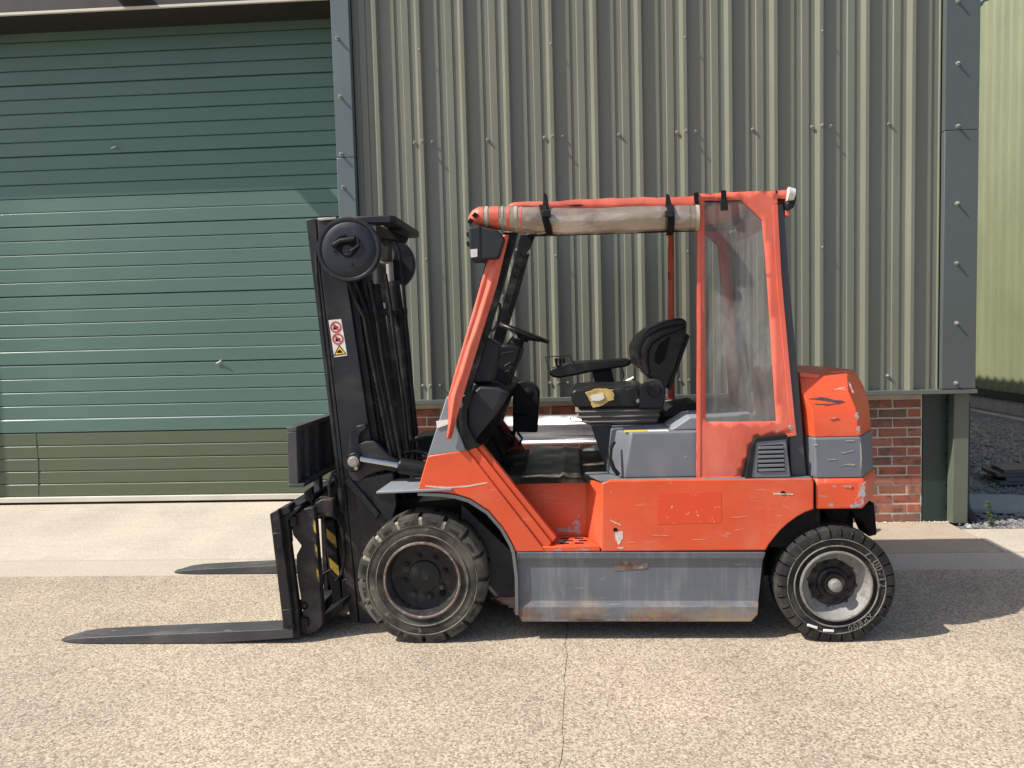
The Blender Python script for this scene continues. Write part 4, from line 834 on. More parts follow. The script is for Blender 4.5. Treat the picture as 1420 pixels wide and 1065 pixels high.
m = MB(); m.tube([P(1092, 269, YP-.02), P(1101, 270, YP-.02)], [.035, .03], 14); m.build('rear_lamp', 'lens', fk)
m = MB(); m.px([(1090, 282), (1103, 268), (1105, 275), (1101, 288), (1092, 292)], YP-.03, YP+.05); m.build('rear_lamp_housing', 'plastic', fk, bevel=.008)
# rolled-up door curtain
yq = YP-.035
spine = [(650, 303, 3), (655, 301, 9), (664, 300, 13), (676, 301.5, 14.5), (700, 303, 15.5), (722, 304, 16.5), (745, 306, 18), (757, 306, 16.5), (775, 307.5, 17.5), (800, 307, 18), (830, 306.5, 17), (860, 305.5, 17.5), (890, 304, 18), (915, 303, 18), (929, 302, 16), (940, 302, 17.5), (955, 302, 17), (968, 301.5, 16.5)]
def roll(p0, p1, seedoff=0, wob=1):
    loops = []; n = 26; steps = 150
    for i in range(steps+1):
        px = spine[0][0]+(spine[-1][0]-spine[0][0])*i/steps
        if px < p0-1e-6 or px > p1+1e-6: continue
        k = max(j for j in range(len(spine)) if spine[j][0] <= px+1e-6); k = min(k, len(spine)-2); a, b = spine[k], spine[k+1]; t_ = (px-a[0])/(b[0]-a[0])
        c = P(px, a[1]+(b[1]-a[1])*t_, yq); r_ = (a[2]+(b[2]-a[2])*t_)/(F/yq)
        L_ = []
        for j in range(n):
            an = 2*math.pi*j/n; w_ = 1+wob*(.13*noise.noise((c.x*4, math.cos(an)*1.3, math.sin(an)*1.3))+.10*noise.noise((c.x*5+an*.6, math.cos(an)*3.2, math.sin(an)*3.2+7)))
            L_.append((c.x, c.y+r_*.95*w_*math.cos(an), c.z+r_*w_*math.sin(an)))
        loops.append(L_)
    m = MB(); m.loft(loops); return m
ro = roll(650, 968).build('rolled_curtain', 'rollplastic', fk, smooth=60)
def band(p0, p1, mat, k):
    m = roll(p0, p1); c = [P(q, 303, yq) for q in (p0, p1)]
    vs_ = []
    for v_ in m.v:
        px_c = P(0, 0, 1); v_ = Vector(v_)
        ctr = Vector((v_.x, yq, 0)); 
        vs_.append(v_)
    n = 26; out = []
    for i in range(0, len(vs_), n):
        L_ = vs_[i:i+n]; cc = sum(L_, Vector())/n; out += [cc+(v_-cc)*k for v_ in L_]
    m.v = [tuple(v_) for v_ in out]; m.build('curtain_stripe', mat, ro, smooth=60)
band(650, 672, 'fabric', 1.03); band(673, 678, 'trim_hem', 1.05); band(679, 694, 'fabric', 1.03); band(695, 700, 'trim_hem', 1.05); band(702, 708, 'fabric', 1.025); band(713, 719, 'trim_hem', 1.05); band(721, 726, 'fabric', 1.02); band(954, 957, 'fabric', 1.03); band(962, 968, 'trim_hem', 1.04)
for pts in ([(648, 308), (652, 302), (657, 306), (652, 311)], [(654, 299), (658, 294), (663, 297), (659, 303)]):
    m = MB(); m.px(pts, yq-.055, yq-.045); m.build('hook_patch', 'inkblack', ro)
def strap(px, ptop, pbot, lean):
    m = MB(); c = P(px, 305, yq); r_ = .071; loops = []
    for i in range(25):
        an = R(100+160*i/24)*1; 
        an = R(75)+R(210)*i/24
        loops.append([(c.x+dx+lean*(.04*math.sin(an)), c.y+r_*k*math.cos(an), c.z+r_*k*math.sin(an)+.0) for dx, k in ((-.017, 1), (.017, 1), (.017, 1.05), (-.017, 1.05))])
    m.loft(loops); m.build('strap', 'strap', ro)
    m = MB(); a, b = P(px-2+lean*-3, ptop, yq-.01), P(px, 290, yq-.04); m.loft([[(a.x-.008, a.y, a.z), (a.x+.008, a.y, a.z-.01), (a.x+.008, a.y+.003, a.z-.01), (a.x-.008, a.y+.003, a.z)], [(b.x-.018, b.y, b.z), (b.x+.018, b.y, b.z), (b.x+.018, b.y+.004, b.z), (b.x-.018, b.y+.004, b.z)]]); m.build('strap_tail', 'strap', ro)
    m = MB(); d = P(px+.5, 296, yq-.08); m.box(d.x-.022, d.x+.022, yq-.082, yq-.058, d.z-.016, d.z+.016); m.build('buckle', 'plastic', ro, bevel=.004)
strap(757, 267, 325, -.4); strap(928, 268, 321, 0)
m = MB(); m.px([(962, 268), (968, 266), (970, 290), (964, 292)], YP-.012, YP-.004); m.build('roof_tie', 'strap', fk)
# rear side curtains with windows
cur = [(967, 269), (1020, 266.5), (1078, 264), (1078, 284), (1083, 380), (1094, 500), (1103.5, 599.5), (1080, 603.5), (1050, 607.5), (1040, 618), (1033, 645), (1028, 664.5), (995, 665.5), (965.5, 665)]
win = [(977, 279), (1027, 277.5), (1056, 305), (1061, 360), (1066, 430), (1076, 584), (1030, 584.5), (978.5, 584.5)]
yc_ = YN+.045; wr2 = lambda x, z: .006*noise.noise((x*4, z*1.3, 9))+.0015*noise.noise((x*10, z*3, 2))
m = sheet(xz(cur, yc_), [xz(win, yc_)], yc_, .03, wr2); both(m, 'side_curtain', 'fabric', solid=.003)
def hem(pts, Y, wpx, name='hem'):                      # a turned and stitched border
    for a_, b_2 in zip(pts[:-1], pts[1:]):
        A, B = Vector(a_), Vector(b_2); d_2 = (B-A).normalized(); n_2 = Vector((-d_2.y, d_2.x))*wpx
        nn = max(2, int((B-A).length/12)); lo = []
        for k_ in range(nn+1):
            p_2 = A.lerp(B, k_/nn); e1, e2 = P(*(p_2), Y), P(*(p_2+n_2), Y)
            lo.append([(e1.x, Y-.0055+wr2(e1.x, e1.z), e1.z), (e2.x, Y-.0055+wr2(e2.x, e2.z), e2.z), (e2.x, Y-.001+wr2(e2.x, e2.z), e2.z), (e1.x, Y-.001+wr2(e1.x, e1.z), e1.z)])
        mm_ = MB(); mm_.loft(lo); mm_.build(name, 'fabric', fk, bevel=.001)
hem([(1078, 284), (1083, 380), (1094, 500), (1103.5, 599.5)], yc_, 7)
hem([(1103.5, 599.5), (1080, 603.5), (1050, 607.5)], yc_, -4)
hem([(967, 300), (966.5, 480), (965.8, 664)], yc_, -5)
hem([(1028, 664.5), (995, 665.5), (966, 665)], yc_, 4)

m = sheet(xz([(975, 277), (1028, 275.5), (1058, 304), (1063, 360), (1068, 430), (1078, 586), (1030, 586.5), (976.5, 586.5)], yc_+.004), [], yc_+.004, .04, wr2); m.build('curtain_window', 'clear', fk, solid=0)
q = MB(); q.add([(x, mir(y), z) for x, y, z in m.v], m.f); q.build('curtain_window', 'clear_far', fk)
m = MB(); a, b = P(1082, 280, YP), P(1098, 560, YP); m.add([(a.x, YP+.02, a.z), (a.x, mir(YP+.02), a.z), (b.x, mir(YP+.02), b.z), (b.x, YP+.02, b.z)], [(0, 1, 2, 3)]); m.build('rear_window', 'clear_far', fk)
m = MB(); m.px([(1000, 264), (1007, 264), (1008, 289), (1001, 291)], yc_-.02, yc_-.014); m.build('window_strap', 'strap', fk)
m = MB(); m.px([(998, 277), (1009, 276), (1010, 291), (1000, 292)], yc_-.028, yc_-.016); m.build('window_buckle', 'plastic', fk, bevel=.003)
for q in ((1097, 593), (622.5, 553)):
    m = MB(); m.lathe([(0, -.004), (.012, -.004), (.014, 0), (.014, .004)], P(*q, yc_-.004), 14); m.build('eyelet', 'steel', fk)
# work lamp on the front pillar
yl2 = YN-.07
m = MB(); m.px([(649, 314), (664, 314), (690, 318), (700, 331), (692, 358), (652, 361.5)], yl2, yl2+.17); wl = m.build('work_lamp', 'plastic_dark', fk, bevel=.010, seg=3)
m = MB(); m.px([(664, 313.5), (666, 313.5), (667, 361), (665, 361)], yl2-.002, yl2+.172); m.build('seam', 'plastic', wl)
m = MB(); m.px([(652, 346), (662, 345), (662, 356), (653, 357)], yl2-.003, yl2+.004); m.build('white_sticker', 'lens', wl)  # pale square painting a reflection onto the housing
for y in (322, 335):
    m = MB(); m.px([(646.5, y), (653, y), (653, y+5), (647, y+5)], yl2+.02, yl2+.15); m.build('lamp_rib', 'plastic', wl)
m = MB(); m.tube([P(676, 358, yl2+.1), P(672, 375, yl2+.12), P(668, 395, yl2+.14), P(660, 420, yl2+.16), P(650, 452, YP-.01)], .006, 6); m.build('lamp_cable', 'hose', fk)

# --- mast
ym0, ym1 = 4.08, 4.20
rail = [(424, 305), (437, 303), (445, 385), (470, 597), (487, 760), (497, 866), (486, 866), (474, 760), (464, 640), (455, 560), (437, 412)]
m = MB(); a, b = P(545, 297, ym0), P(505, 300, ym0)
pp_ = [(a.x-.30, ym0+.03), (a.x-.02, ym0+.03), (a.x, ym0+.06), (a.x+.004, mir(ym0+.06)), (a.x-.02, mir(ym0+.03)), (a.x-.30, mir(ym0+.03)), (a.x-.30, mir(ym0+.09)), (a.x-.10, mir(ym0+.13)), (a.x-.09, ym0+.13), (a.x-.30, ym0+.09)]; m.loft([[(x, y, z) for x, y in pp_] for z in (a.z-.040, a.z)]); mast = m.build('mast', 'mast', fk, bevel=.006)
def mboth(m, name, mat, **k): return both(m, name, mat, mast, **k)
m = MB(); m.px(rail, ym0+.004, ym1); mboth(m, 'front_flange', 'mast', bevel=.003)
m = MB(); m.px([(440, 304), (478, 304), (482, 395), (512, 597), (530, 700), (540, 866), (499, 866), (488, 760), (471, 597), (446, 385)], ym0, ym0+.025); mboth(m, 'outer_rail', 'mast', bevel=.004)
m = MB(); m.px([(478, 306), (487, 306), (493, 395), (523, 597), (541, 700), (552, 866), (541, 866), (531, 700), (513, 597), (483, 395)], ym0+.022, ym1-.01); mboth(m, 'rear_flange', 'black', bevel=.003)
m = MB(); m.px([(490, 312), (500, 312), (506, 395), (537, 600), (550, 700), (538, 700), (522, 597), (494, 395)], ym0+.06, ym1+.05); mboth(m, 'inner_rail', 'black', bevel=.003)
for y0_, y1_ in ((640, 668), (775, 810)):
    m = MB(); a, b = P(500+(y0_-640)*.11, y0_, ym1), P(500, y1_, ym1); m.box(a.x, a.x+.07, ym1, mir(ym1), b.z, a.z); m.build('cross_member', 'mast', mast, bevel=.005)
# lift cylinders, rods
m = MB(); m.tube([P(519, 395, ym1+.05), P(531, 470, ym1+.05), P(560, 690, ym1+.05)], .034, 14); mboth(m, 'lift_cylinder', 'black')
m = MB(); m.tube([P(514, 322, ym1+.05), P(519, 395, ym1+.05)], .022, 12); mboth(m, 'lift_rod', 'steel')
m = MB(); m.tube([P(546, 390, 4.55), P(558, 470, 4.55), P(572, 610, 4.55), P(580, 700, 4.55)], .034, 14); m.build('free_lift_cylinder', 'black', mast)
m = MB(); m.tube([P(556, 395, 4.62), P(566, 470, 4.62), P(577, 610, 4.62)], .011, 8); m.build('guide_rod', 'steel', mast)
m = MB(); m.tube([P(533, 420, 4.40), P(538, 470, 4.40), P(546, 545, 4.40)], .008, 8); m.build('guide_rod', 'steel', mast)
for x, y, yy in ((512, 432, 4.16), (530, 433, 4.22), (547, 434, 4.5), (556, 432, 4.58)):
    m = MB(); a = P(x, y, yy); m.box(a.x-.04, a.x+.035, yy-.03, yy+.03, a.z-.02, a.z+.02); m.build('hose_clamp', 'black', mast, bevel=.004)
hoses = ([(484, 392), (492, 415), (505, 440), (512, 480), (528, 560), (541, 625), (546, 660)], [(492, 390), (500, 410), (511, 440), (518, 480), (534, 560), (547, 625), (552, 655)], [(503, 388), (511, 420), (518, 450), (523, 490), (538, 565), (552, 640)], [(508, 370), (516, 410), (524, 450), (529, 490), (543, 565), (556, 635)], [(535, 380), (541, 420), (547, 470), (560, 560), (566, 620)], [(545, 332), (553, 345), (558, 380), (562, 430), (570, 520), (578, 600), (580, 640)])
for i, h in enumerate(hoses):
    m = MB(); m.tube([P(x, y, 4.07+.03*(i % 3)+(.35 if i > 3 else 0)) for x, y in h], .0105 if i < 4 else .009, 8); m.build('hydraulic_hose', 'hose', mast, smooth=60)
def chain(pts, Y, name='lift_chain'):
    m = MB(); path = [P(x, y, Y) for x, y in pts]; L_ = [(b-a).length for a, b in zip(path[:-1], path[1:])]; tot = sum(L_); s_ = 0; k = 0
    while s_ < tot:
        r_ = s_; i = 0
        while i < len(L_)-1 and r_ > L_[i]: r_ -= L_[i]; i += 1
        d = (path[i+1]-path[i]).normalized(); c = path[i]+d*r_; n_ = Vector((d.z, 0, -d.x)); w_ = .014 if k % 2 else .009
        m.loft([[c+n_*sx*w_+d*sd*.009+Vector((0, sy, 0)) for sx, sd in ((-1, -1), (1, -1), (1, 1), (-1, 1))] for sy in ((-.014, .014) if k % 2 else (-.02, .02))]); s_ += .0165; k += 1
    m.build(name, 'black', mast, kind='stuff', smooth=0)
chain([(493, 392), (507, 470), (530, 610), (538, 650)], 4.14); chain([(516, 392), (528, 460), (548, 600)], 4.24); chain([(536, 395), (546, 460), (560, 570)], 4.66)
# top: pulleys and pieces under the tie plate
m = MB(); m.px([(440, 302.5), (466, 300.5), (466, 304), (443, 306)], ym0-.008, ym0+.03); m.build('worn_top_edge', 'steel', mast, bevel=.002)
m = MB(); m.px([(527, 318), (538, 318), (540, 362), (528, 362)], 4.3, 4.38); m.build('chain_anchor', 'steel_worn', mast, bevel=.004)
m = MB(); m.lathe([(0, 0), (.05, 0), (.055, .01), (.045, .02), (.045, .04), (.055, .05), (0, .05)], P(531, 352, 4.4), 24); m.build('chain_pulley', 'steel', mast)
m = MB(); m.px([(520, 310), (560, 326), (556, 334), (522, 330)], 4.285, 4.42); m.build('top_bracket', 'soot', mast, bevel=.004)
# hose reels on either side
yrl = 3.98; rc = P(482.5, 345.5, yrl); Rr = 45/(F/yrl)
m = MB(); m.lathe([(.0, .004), (.030, .004), (.030, .0), (Rr*.62, .0), (Rr*.80, .004), (Rr*.86, .010), (Rr*.90, .004), (Rr*.97, .003), (Rr, .012), (Rr, .045), (Rr*.93, .055), (.05, .06)], rc, 56); reel = mboth(m, 'hose_reel', 'reel', smooth=30)
m = MB(); m.px([(460, 340), (470, 328), (477, 325), (480, 330), (492, 327), (497, 332), (499, 342), (494, 350), (487, 357), (478, 356), (470, 349), (462, 345)], yrl-.001, yrl+.004, yrl-.003); m.build('reel_opening', 'inkblack', reel)
m = MB(); m.lathe([(0, -.010), (.008, -.010), (.009, -.006), (.026, -.006), (.030, -.002), (.030, .004)], P(482, 347, yrl), 24); m.build('reel_hub', 'reel', reel)
m = MB(); m.tube([P(463, 340, yrl-.006), P(472, 334, yrl-.010), P(484, 332.5, yrl-.010), P(492, 331, yrl-.006)], .012, 10); m.build('reel_spring', 'hose', reel)
m = MB(); m.tube([P(496, 331, yrl-.004), P(497, 340, yrl-.004), P(486, 348, yrl-.004)], .008, 8); m.build('reel_arm', 'reel', reel)
for q in ((477, 325), (501, 340), (463, 347), (487, 366)):
    m = MB(); m.lathe([(0, -.006), (.008, -.006), (.009, .003)], P(*q, yrl), 10); m.build('reel_bolt', 'reel', reel)
m = MB(); m.tube([P(438.5, 350, yrl+.03), P(440, 385, yrl+.03), P(447, 450, yrl+.03), P(456, 530, yrl+.03), P(466, 620, yrl+.02), P(471, 668, yrl+.02), P(473, 690, yrl+.02)], .009, 8); m.build('reel_hose', 'hose', mast, smooth=60)
m = MB(); m.tube([P(472, 676, yrl+.02), P(474, 708, yrl+.02)], .017, 10); m.build('hose_sleeve', 'hose', mast)
m = MB(); m.tube([P(472, 650, yrl+.05), P(461, 655, yrl), P(456, 672, yrl), P(459, 700, yrl), P(465, 716, yrl+.02)], .009, 8); m.tube([P(463, 658, yrl+.1), P(470, 680, yrl+.1), P(468, 716, yrl+.1)], .008, 8); m.build('carriage_hose', 'hose', mast, smooth=60)
# warning sticker
ysk = ym0-.0015
m = MB(); m.px([(455.5, 444), (473, 442.5), (481.5, 493), (463.5, 495.5)], ysk, ysk+.002); st_ = m.build('warning_sticker', 'white', mast, smooth=0)
def disc_ring(c, r1, r0_, Y, name, mat):
    cc = P(*c, Y); k = 1/(F/Y); m = MB(); n = 24; loops = []
    for rr, d in ((r0_*k, 0), (r1*k, 0), (r1*k, .001), (r0_*k, .001)): loops.append([(cc.x+rr*math.cos(2*math.pi*i/n), Y+d, cc.z+rr*math.sin(2*math.pi*i/n)) for i in range(n)])
    loops.append(loops[0]); m.loft(loops, True, False); m.build(name, mat, st_, smooth=0)
for c in ((465.5, 453.5), (468.3, 470)):
    disc_ring(c, 8, 6, ysk-.0016, 'prohibition_ring', 'red')
    m = MB(); m.px([(c[0]-5.5, c[1]-4.2), (c[0]-4.2, c[1]-5.5), (c[0]+5.5, c[1]+4.2), (c[0]+4.2, c[1]+5.5)], ysk-.0021, ysk-.0005); m.build('prohibition_bar', 'red', st_, smooth=0)
    m = MB(); m.px([(c[0]-3.5, c[1]+3.5), (c[0]-3, c[1]-2), (c[0]-1, c[1]-3.5), (c[0]+.5, c[1]-1.5), (c[0]+3.5, c[1]-1), (c[0]+2.5, c[1]+3.5)], ysk-.0011, ysk-.0003); m.build('pictogram', 'inkblack', st_, smooth=0)
m = MB(); m.px([(462.6, 493.4), (470.3, 477.8), (480.6, 491)], ysk-.0011, ysk-.0002); m.build('warning_triangle', 'inkblack', st_, smooth=0)
m = MB(); m.px([(464.8, 492), (470.6, 480.2), (478.6, 490.2)], ysk-.0016, ysk-.0006); m.build('warning_triangle', 'yellow_clean', st_, smooth=0)
m = MB(); m.px([(467, 489.5), (468.5, 486), (471, 485), (473.5, 486.5), (475, 489.2)], ysk-.0021, ysk-.0012); m.build('pictogram', 'inkblack', st_, smooth=0)
# tilt cylinder and mast brackets
yt = 4.02
m = MB(); m.px([(484, 607), (487, 597), (494, 590.5), (506, 588), (509, 594), (500, 600), (497, 607), (497, 616), (507, 612), (518, 612), (526, 619), (536, 630), (545, 636), (552, 641), (550, 655), (536, 652), (520, 655), (505, 662), (500, 668), (489, 668), (484, 660), (481, 640)], yt+.02, yt+.06); mboth(m, 'tilt_bracket', 'mast', bevel=.006)
m = MB(); m.px([(481, 640), (484, 630), (492, 627), (499, 632), (500, 646), (496, 654), (487, 655), (482, 650)], yt-.02, yt+.02); te = mboth(m, 'rod_eye', 'steel_worn', bevel=.006)
m = MB(); m.lathe([(0, -.012), (.020, -.012), (.022, -.008), (.030, -.006), (.030, .004)], P(490, 640, yt-.02), 20); m.build('pivot_pin', 'steel', te)
m = MB(); m.lathe([(0, -.008), (.010, -.008), (.011, .003)], P(494, 649, yt-.02), 12); m.build('pivot_bolt', 'steel', te)
m = MB(); m.tube([P(500, 636.5, yt), P(556, 646, yt)], .018, 14); mboth(m, 'tilt_rod', 'chrome')
m = MB(); m.tube([P(553, 645.5, yt), P(556, 646, yt), P(600, 653, yt)], [.036, .043, .043], 16); mboth(m, 'tilt_cylinder', 'black', bevel=.003)
m = MB(); m.tube([P(560, 628, yt+.1), P(575, 626, yt+.1), P(592, 629, yt+.1)], .012, 8); m.build('hydraulic_hose', 'hose', mast); m = MB(); m.tube([P(566, 640, yt+.2), P(570, 612, yt+.2), P(585, 607, yt+.2)], .010, 8); m.build('hydraulic_hose', 'hose', mast)
m = MB(); m.px([(574, 606), (602, 604), (606, 618), (600, 632), (580, 628)], 4.35, 4.6); m.build('valve_block', 'black', fk, bevel=.008)
m = MB(); m.px([(490, 665), (545, 655), (550, 700), (535, 760), (500, 760)], ym0-.03, ym0-.004); mboth(m, 'mast_foot_plate', 'mast', bevel=.006)
m = MB(); m.px([(476, 668), (484, 662), (527, 712), (522, 720)], ym0-.05, ym0-.031); mboth(m, 'brace', 'mast', bevel=.005)

# --- load backrest: a grille standing across the truck
bxn = 3.93; a = P(397, 592, bxn); b = P(400, 676, bxn); xg = a.x; zg1, zg0 = a.z, b.z
tl = Vector((P(400, 676, bxn).x-a.x, 0, b.z-a.z)); 
def tip(x, y, z): return (x+(z-zg1)*tl.x/tl.z, y, z)
def tbox(x0, x1, y0, y1, z0, z1):
    m = MB(); m.loft([[tip(x0, y0, z), tip(x1, y0, z), tip(x1, y1, z), tip(x0, y1, z)] for z in (z0, z1)]); return m
lb = tbox(xg, xg+.055, bxn, mir(bxn), zg1-.025, zg1).build('load_backrest', 'backrest', fk, bevel=.004)
tbox(xg, xg+.085, bxn, mir(bxn), zg0, zg0+.02).build('lower_bar', 'backrest', lb, bevel=.004)
n_ = 6; w_ = (mir(bxn)-bxn)/n_
for i in range(n_+1):
    y = bxn+i*w_-(.0 if i == 0 else .008 if i < n_ else .045); tbox(xg+.002, xg+.053, y, y+(.045 if i in (0, n_) else .016), zg0+.021, zg1-.026).build('upright', 'backrest', lb, bevel=.003)
for i in range(n_):
    y = bxn+i*w_+(.05 if i == 0 else .012); tbox(xg+.004, xg+.03, y, y+w_-(.062 if i in (0, n_-1) else .024), zg0+.021, zg1-.026).build('slat', 'backrest', lb, bevel=.002)
for y in (4.25, mir(4.25)-.06):
    tbox(xg+.02, xg+.06, y, y+.06, zg0-.25, zg0-.003).build('backrest_arm', 'backrest', lb, bevel=.004)
# --- forks
def fork(y0, y1):
    m = MB(); loops = []
    ctr = (y0+y1)/2; hw = (y1-y0)/2
    for px, yt_, yb_, k in ((84.5, 889.5, 892.3, .34), (89, 887.8, 893.2, .62), (100, 885.8, 894, .84), (120, 884.2, 895, .98), (160, 882.5, 895.6, 1), (215, 880, 895.5, 1), (300, 876.5, 892, 1), (380, 873, 886.5, 1), (406, 871.5, 884.5, 1)):
        Yt = 3.80+.0675*(1-k)+.0; t_, b_2 = P(px, yt_, Yt), P(px, yb_, Yt)
        zb_ = max(.003, b_2.z); loops.append([(t_.x, ctr-hw*k, zb_), (t_.x, ctr+hw*k, zb_), (t_.x, ctr+hw*k, max(t_.z, zb_+.006)), (t_.x, ctr-hw*k, max(t_.z, zb_+.006))])
    m.loft(loops); f_ = m.build('fork', 'backrest', fk, bevel=.004)
    m = MB(); q = xz([(373.5, 713), (386, 706), (407, 868), (406, 884), (393, 886), (391, 858)], 3.80); m.prism(q, y0+.001, y1-.001); m.build('fork_shank', 'steel_worn', f_, bevel=.005)
    m = MB(); q = xz([(386, 706), (398, 702), (400, 712), (392, 716), (388, 716)], 3.80); m.prism(q, y0+.02, y1-.02); m.build('fork_hook', 'steel_worn', f_, bevel=.003)
    for yy in (752, 858):
        m = MB(); q = xz([(379+(yy-752)*.12, yy-13), (391+(yy-752)*.13, yy-14), (393+(yy-752)*.13, yy+9), (381+(yy-752)*.12, yy+10)], 3.80); m.prism(q, y0-.008, y1+.008); m.build('fork_clip', 'steel_worn', f_, bevel=.003)
    return f_
fork(3.80, 3.935); fork(mir(3.935), mir(3.80))
# --- carriage with side shift blocks
yk = 3.84
m = MB(); a, b = P(398, 778, 3.9), P(420, 800, 3.9); m.box(b.x-.03, b.x, 4.3, mir(4.3), P(410, 860, 3.9).z, P(410, 716, 3.9).z); car = m.build('carriage', 'steel_worn', fk, bevel=.005)
for yy in (714, 866):
    a, b = P(392+(yy-714)*.13, yy-12, 3.9), P(415+(yy-714)*.12, yy+12, 3.9); m = MB(); m.box(a.x, b.x, yk+.03, mir(yk+.03), b.z, a.z); m.build('carriage_bar', 'steel_worn', car, bevel=.006)
m = MB(); m.px([(391, 717), (414, 702), (417, 704), (399, 721), (416, 884), (409, 886), (402, 850)], yk, yk+.03); both(m, 'end_plate', 'steel_worn', car, bevel=.003)
m = MB(); m.px([(402, 717), (424, 705), (434, 704), (436, 712), (447, 862), (447, 868), (438, 876), (425, 882), (418, 836), (412, 800), (411, 770), (418, 757), (406, 742)], yk+.02, yk+.08); blk = both(m, 'side_block', 'steel_worn', car, bevel=.005)
m = MB(); m.lathe([(.0, .002), (.011, .002), (.013, -.004), (.021, -.004), (.022, .003)], P(422, 840, yk+.02), 20); m.build('block_hole', 'inkblack', blk)
for i, y in enumerate((726, 760, 794)):
    m = MB(); k = (y-704)*.068; m.px([(432.2+k, y-6), (435.4+k, y-3), (437+k, y+14), (433.8+k, y+10)], yk+.0185, yk+.022); m.build('hazard_stripe', 'yellow', blk, smooth=0)
for q in ((408, 722), (424, 862)):
    m = MB(); a = P(*q, yk+.02); m.box(a.x-.018, a.x+.018, yk-.002, yk+.022, a.z-.026, a.z+.026); m.build('retainer', 'black', blk, bevel=.005)
yz = 4.12
m = MB(); m.px([(448, 722), (463, 722), (474, 836), (462, 842), (456, 790)], yz, yz+.05); hb = both(m, 'hazard_bar', 'black', car, bevel=.003)
for y in (738, 779):
    k = (y-722)*.1; m = MB(); m.px([(450+k, y-6), (463.5+k, y+6), (465.5+k, y+22), (452+k, y+8)], yz-.0015, yz+.001); m.build('hazard_stripe', 'yellow', hb, smooth=0)
m = MB(); a = P(450, 700, 3.98); m.tube([(a.x, 3.96, a.z), (a.x, mir(3.96), a.z)], .05, 18); m.build('side_shift_cylinder', 'black', car, bevel=.003)
m = MB(); m.px([(436, 698), (446, 692), (462, 692), (462, 718), (440, 716)], 3.93, 3.99); both(m, 'cylinder_mount', 'steel_worn', car, bevel=.008)
m = MB(); m.px([(421, 683), (432, 675), (434, 700), (424, 705)], 4.05, 4.09); both(m, 'backrest_lug', 'steel_worn', car, bevel=.004)
m = MB(); m.px([(474, 805), (496, 795), (492, 815), (476, 840)], 4.1, mir(4.1)); m.build('lower_bar', 'black', car, bevel=.004)
m = MB(); m.px([(440, 860), (476, 835), (476, 842), (445, 872)], 3.95, 4.2); m.build('lower_link', 'black', car, bevel=.004)
m = MB(); m.px([(464, 715), (478, 700), (492, 800), (478, 812)], 4.24, 4.30); both(m, 'roller_bracket', 'black', car, bevel=.004)
for h in ([(468, 716), (476, 735), (478, 770), (474, 795), (466, 805)], [(446, 812), (449, 796), (458, 790), (466, 800)], [(462, 716), (470, 720), (476, 718)]):
    m = MB(); m.tube([P(x, y, 4.05) for x, y in h], .009, 8); m.build('carriage_hose', 'hose', car, smooth=60)
m = MB(); a = P(448, 660, 3.97); m.tube([P(432, 690, 3.99), P(465, 668, 4.3)], .013, 8); m.build('cross_tube', 'steel_worn', car)

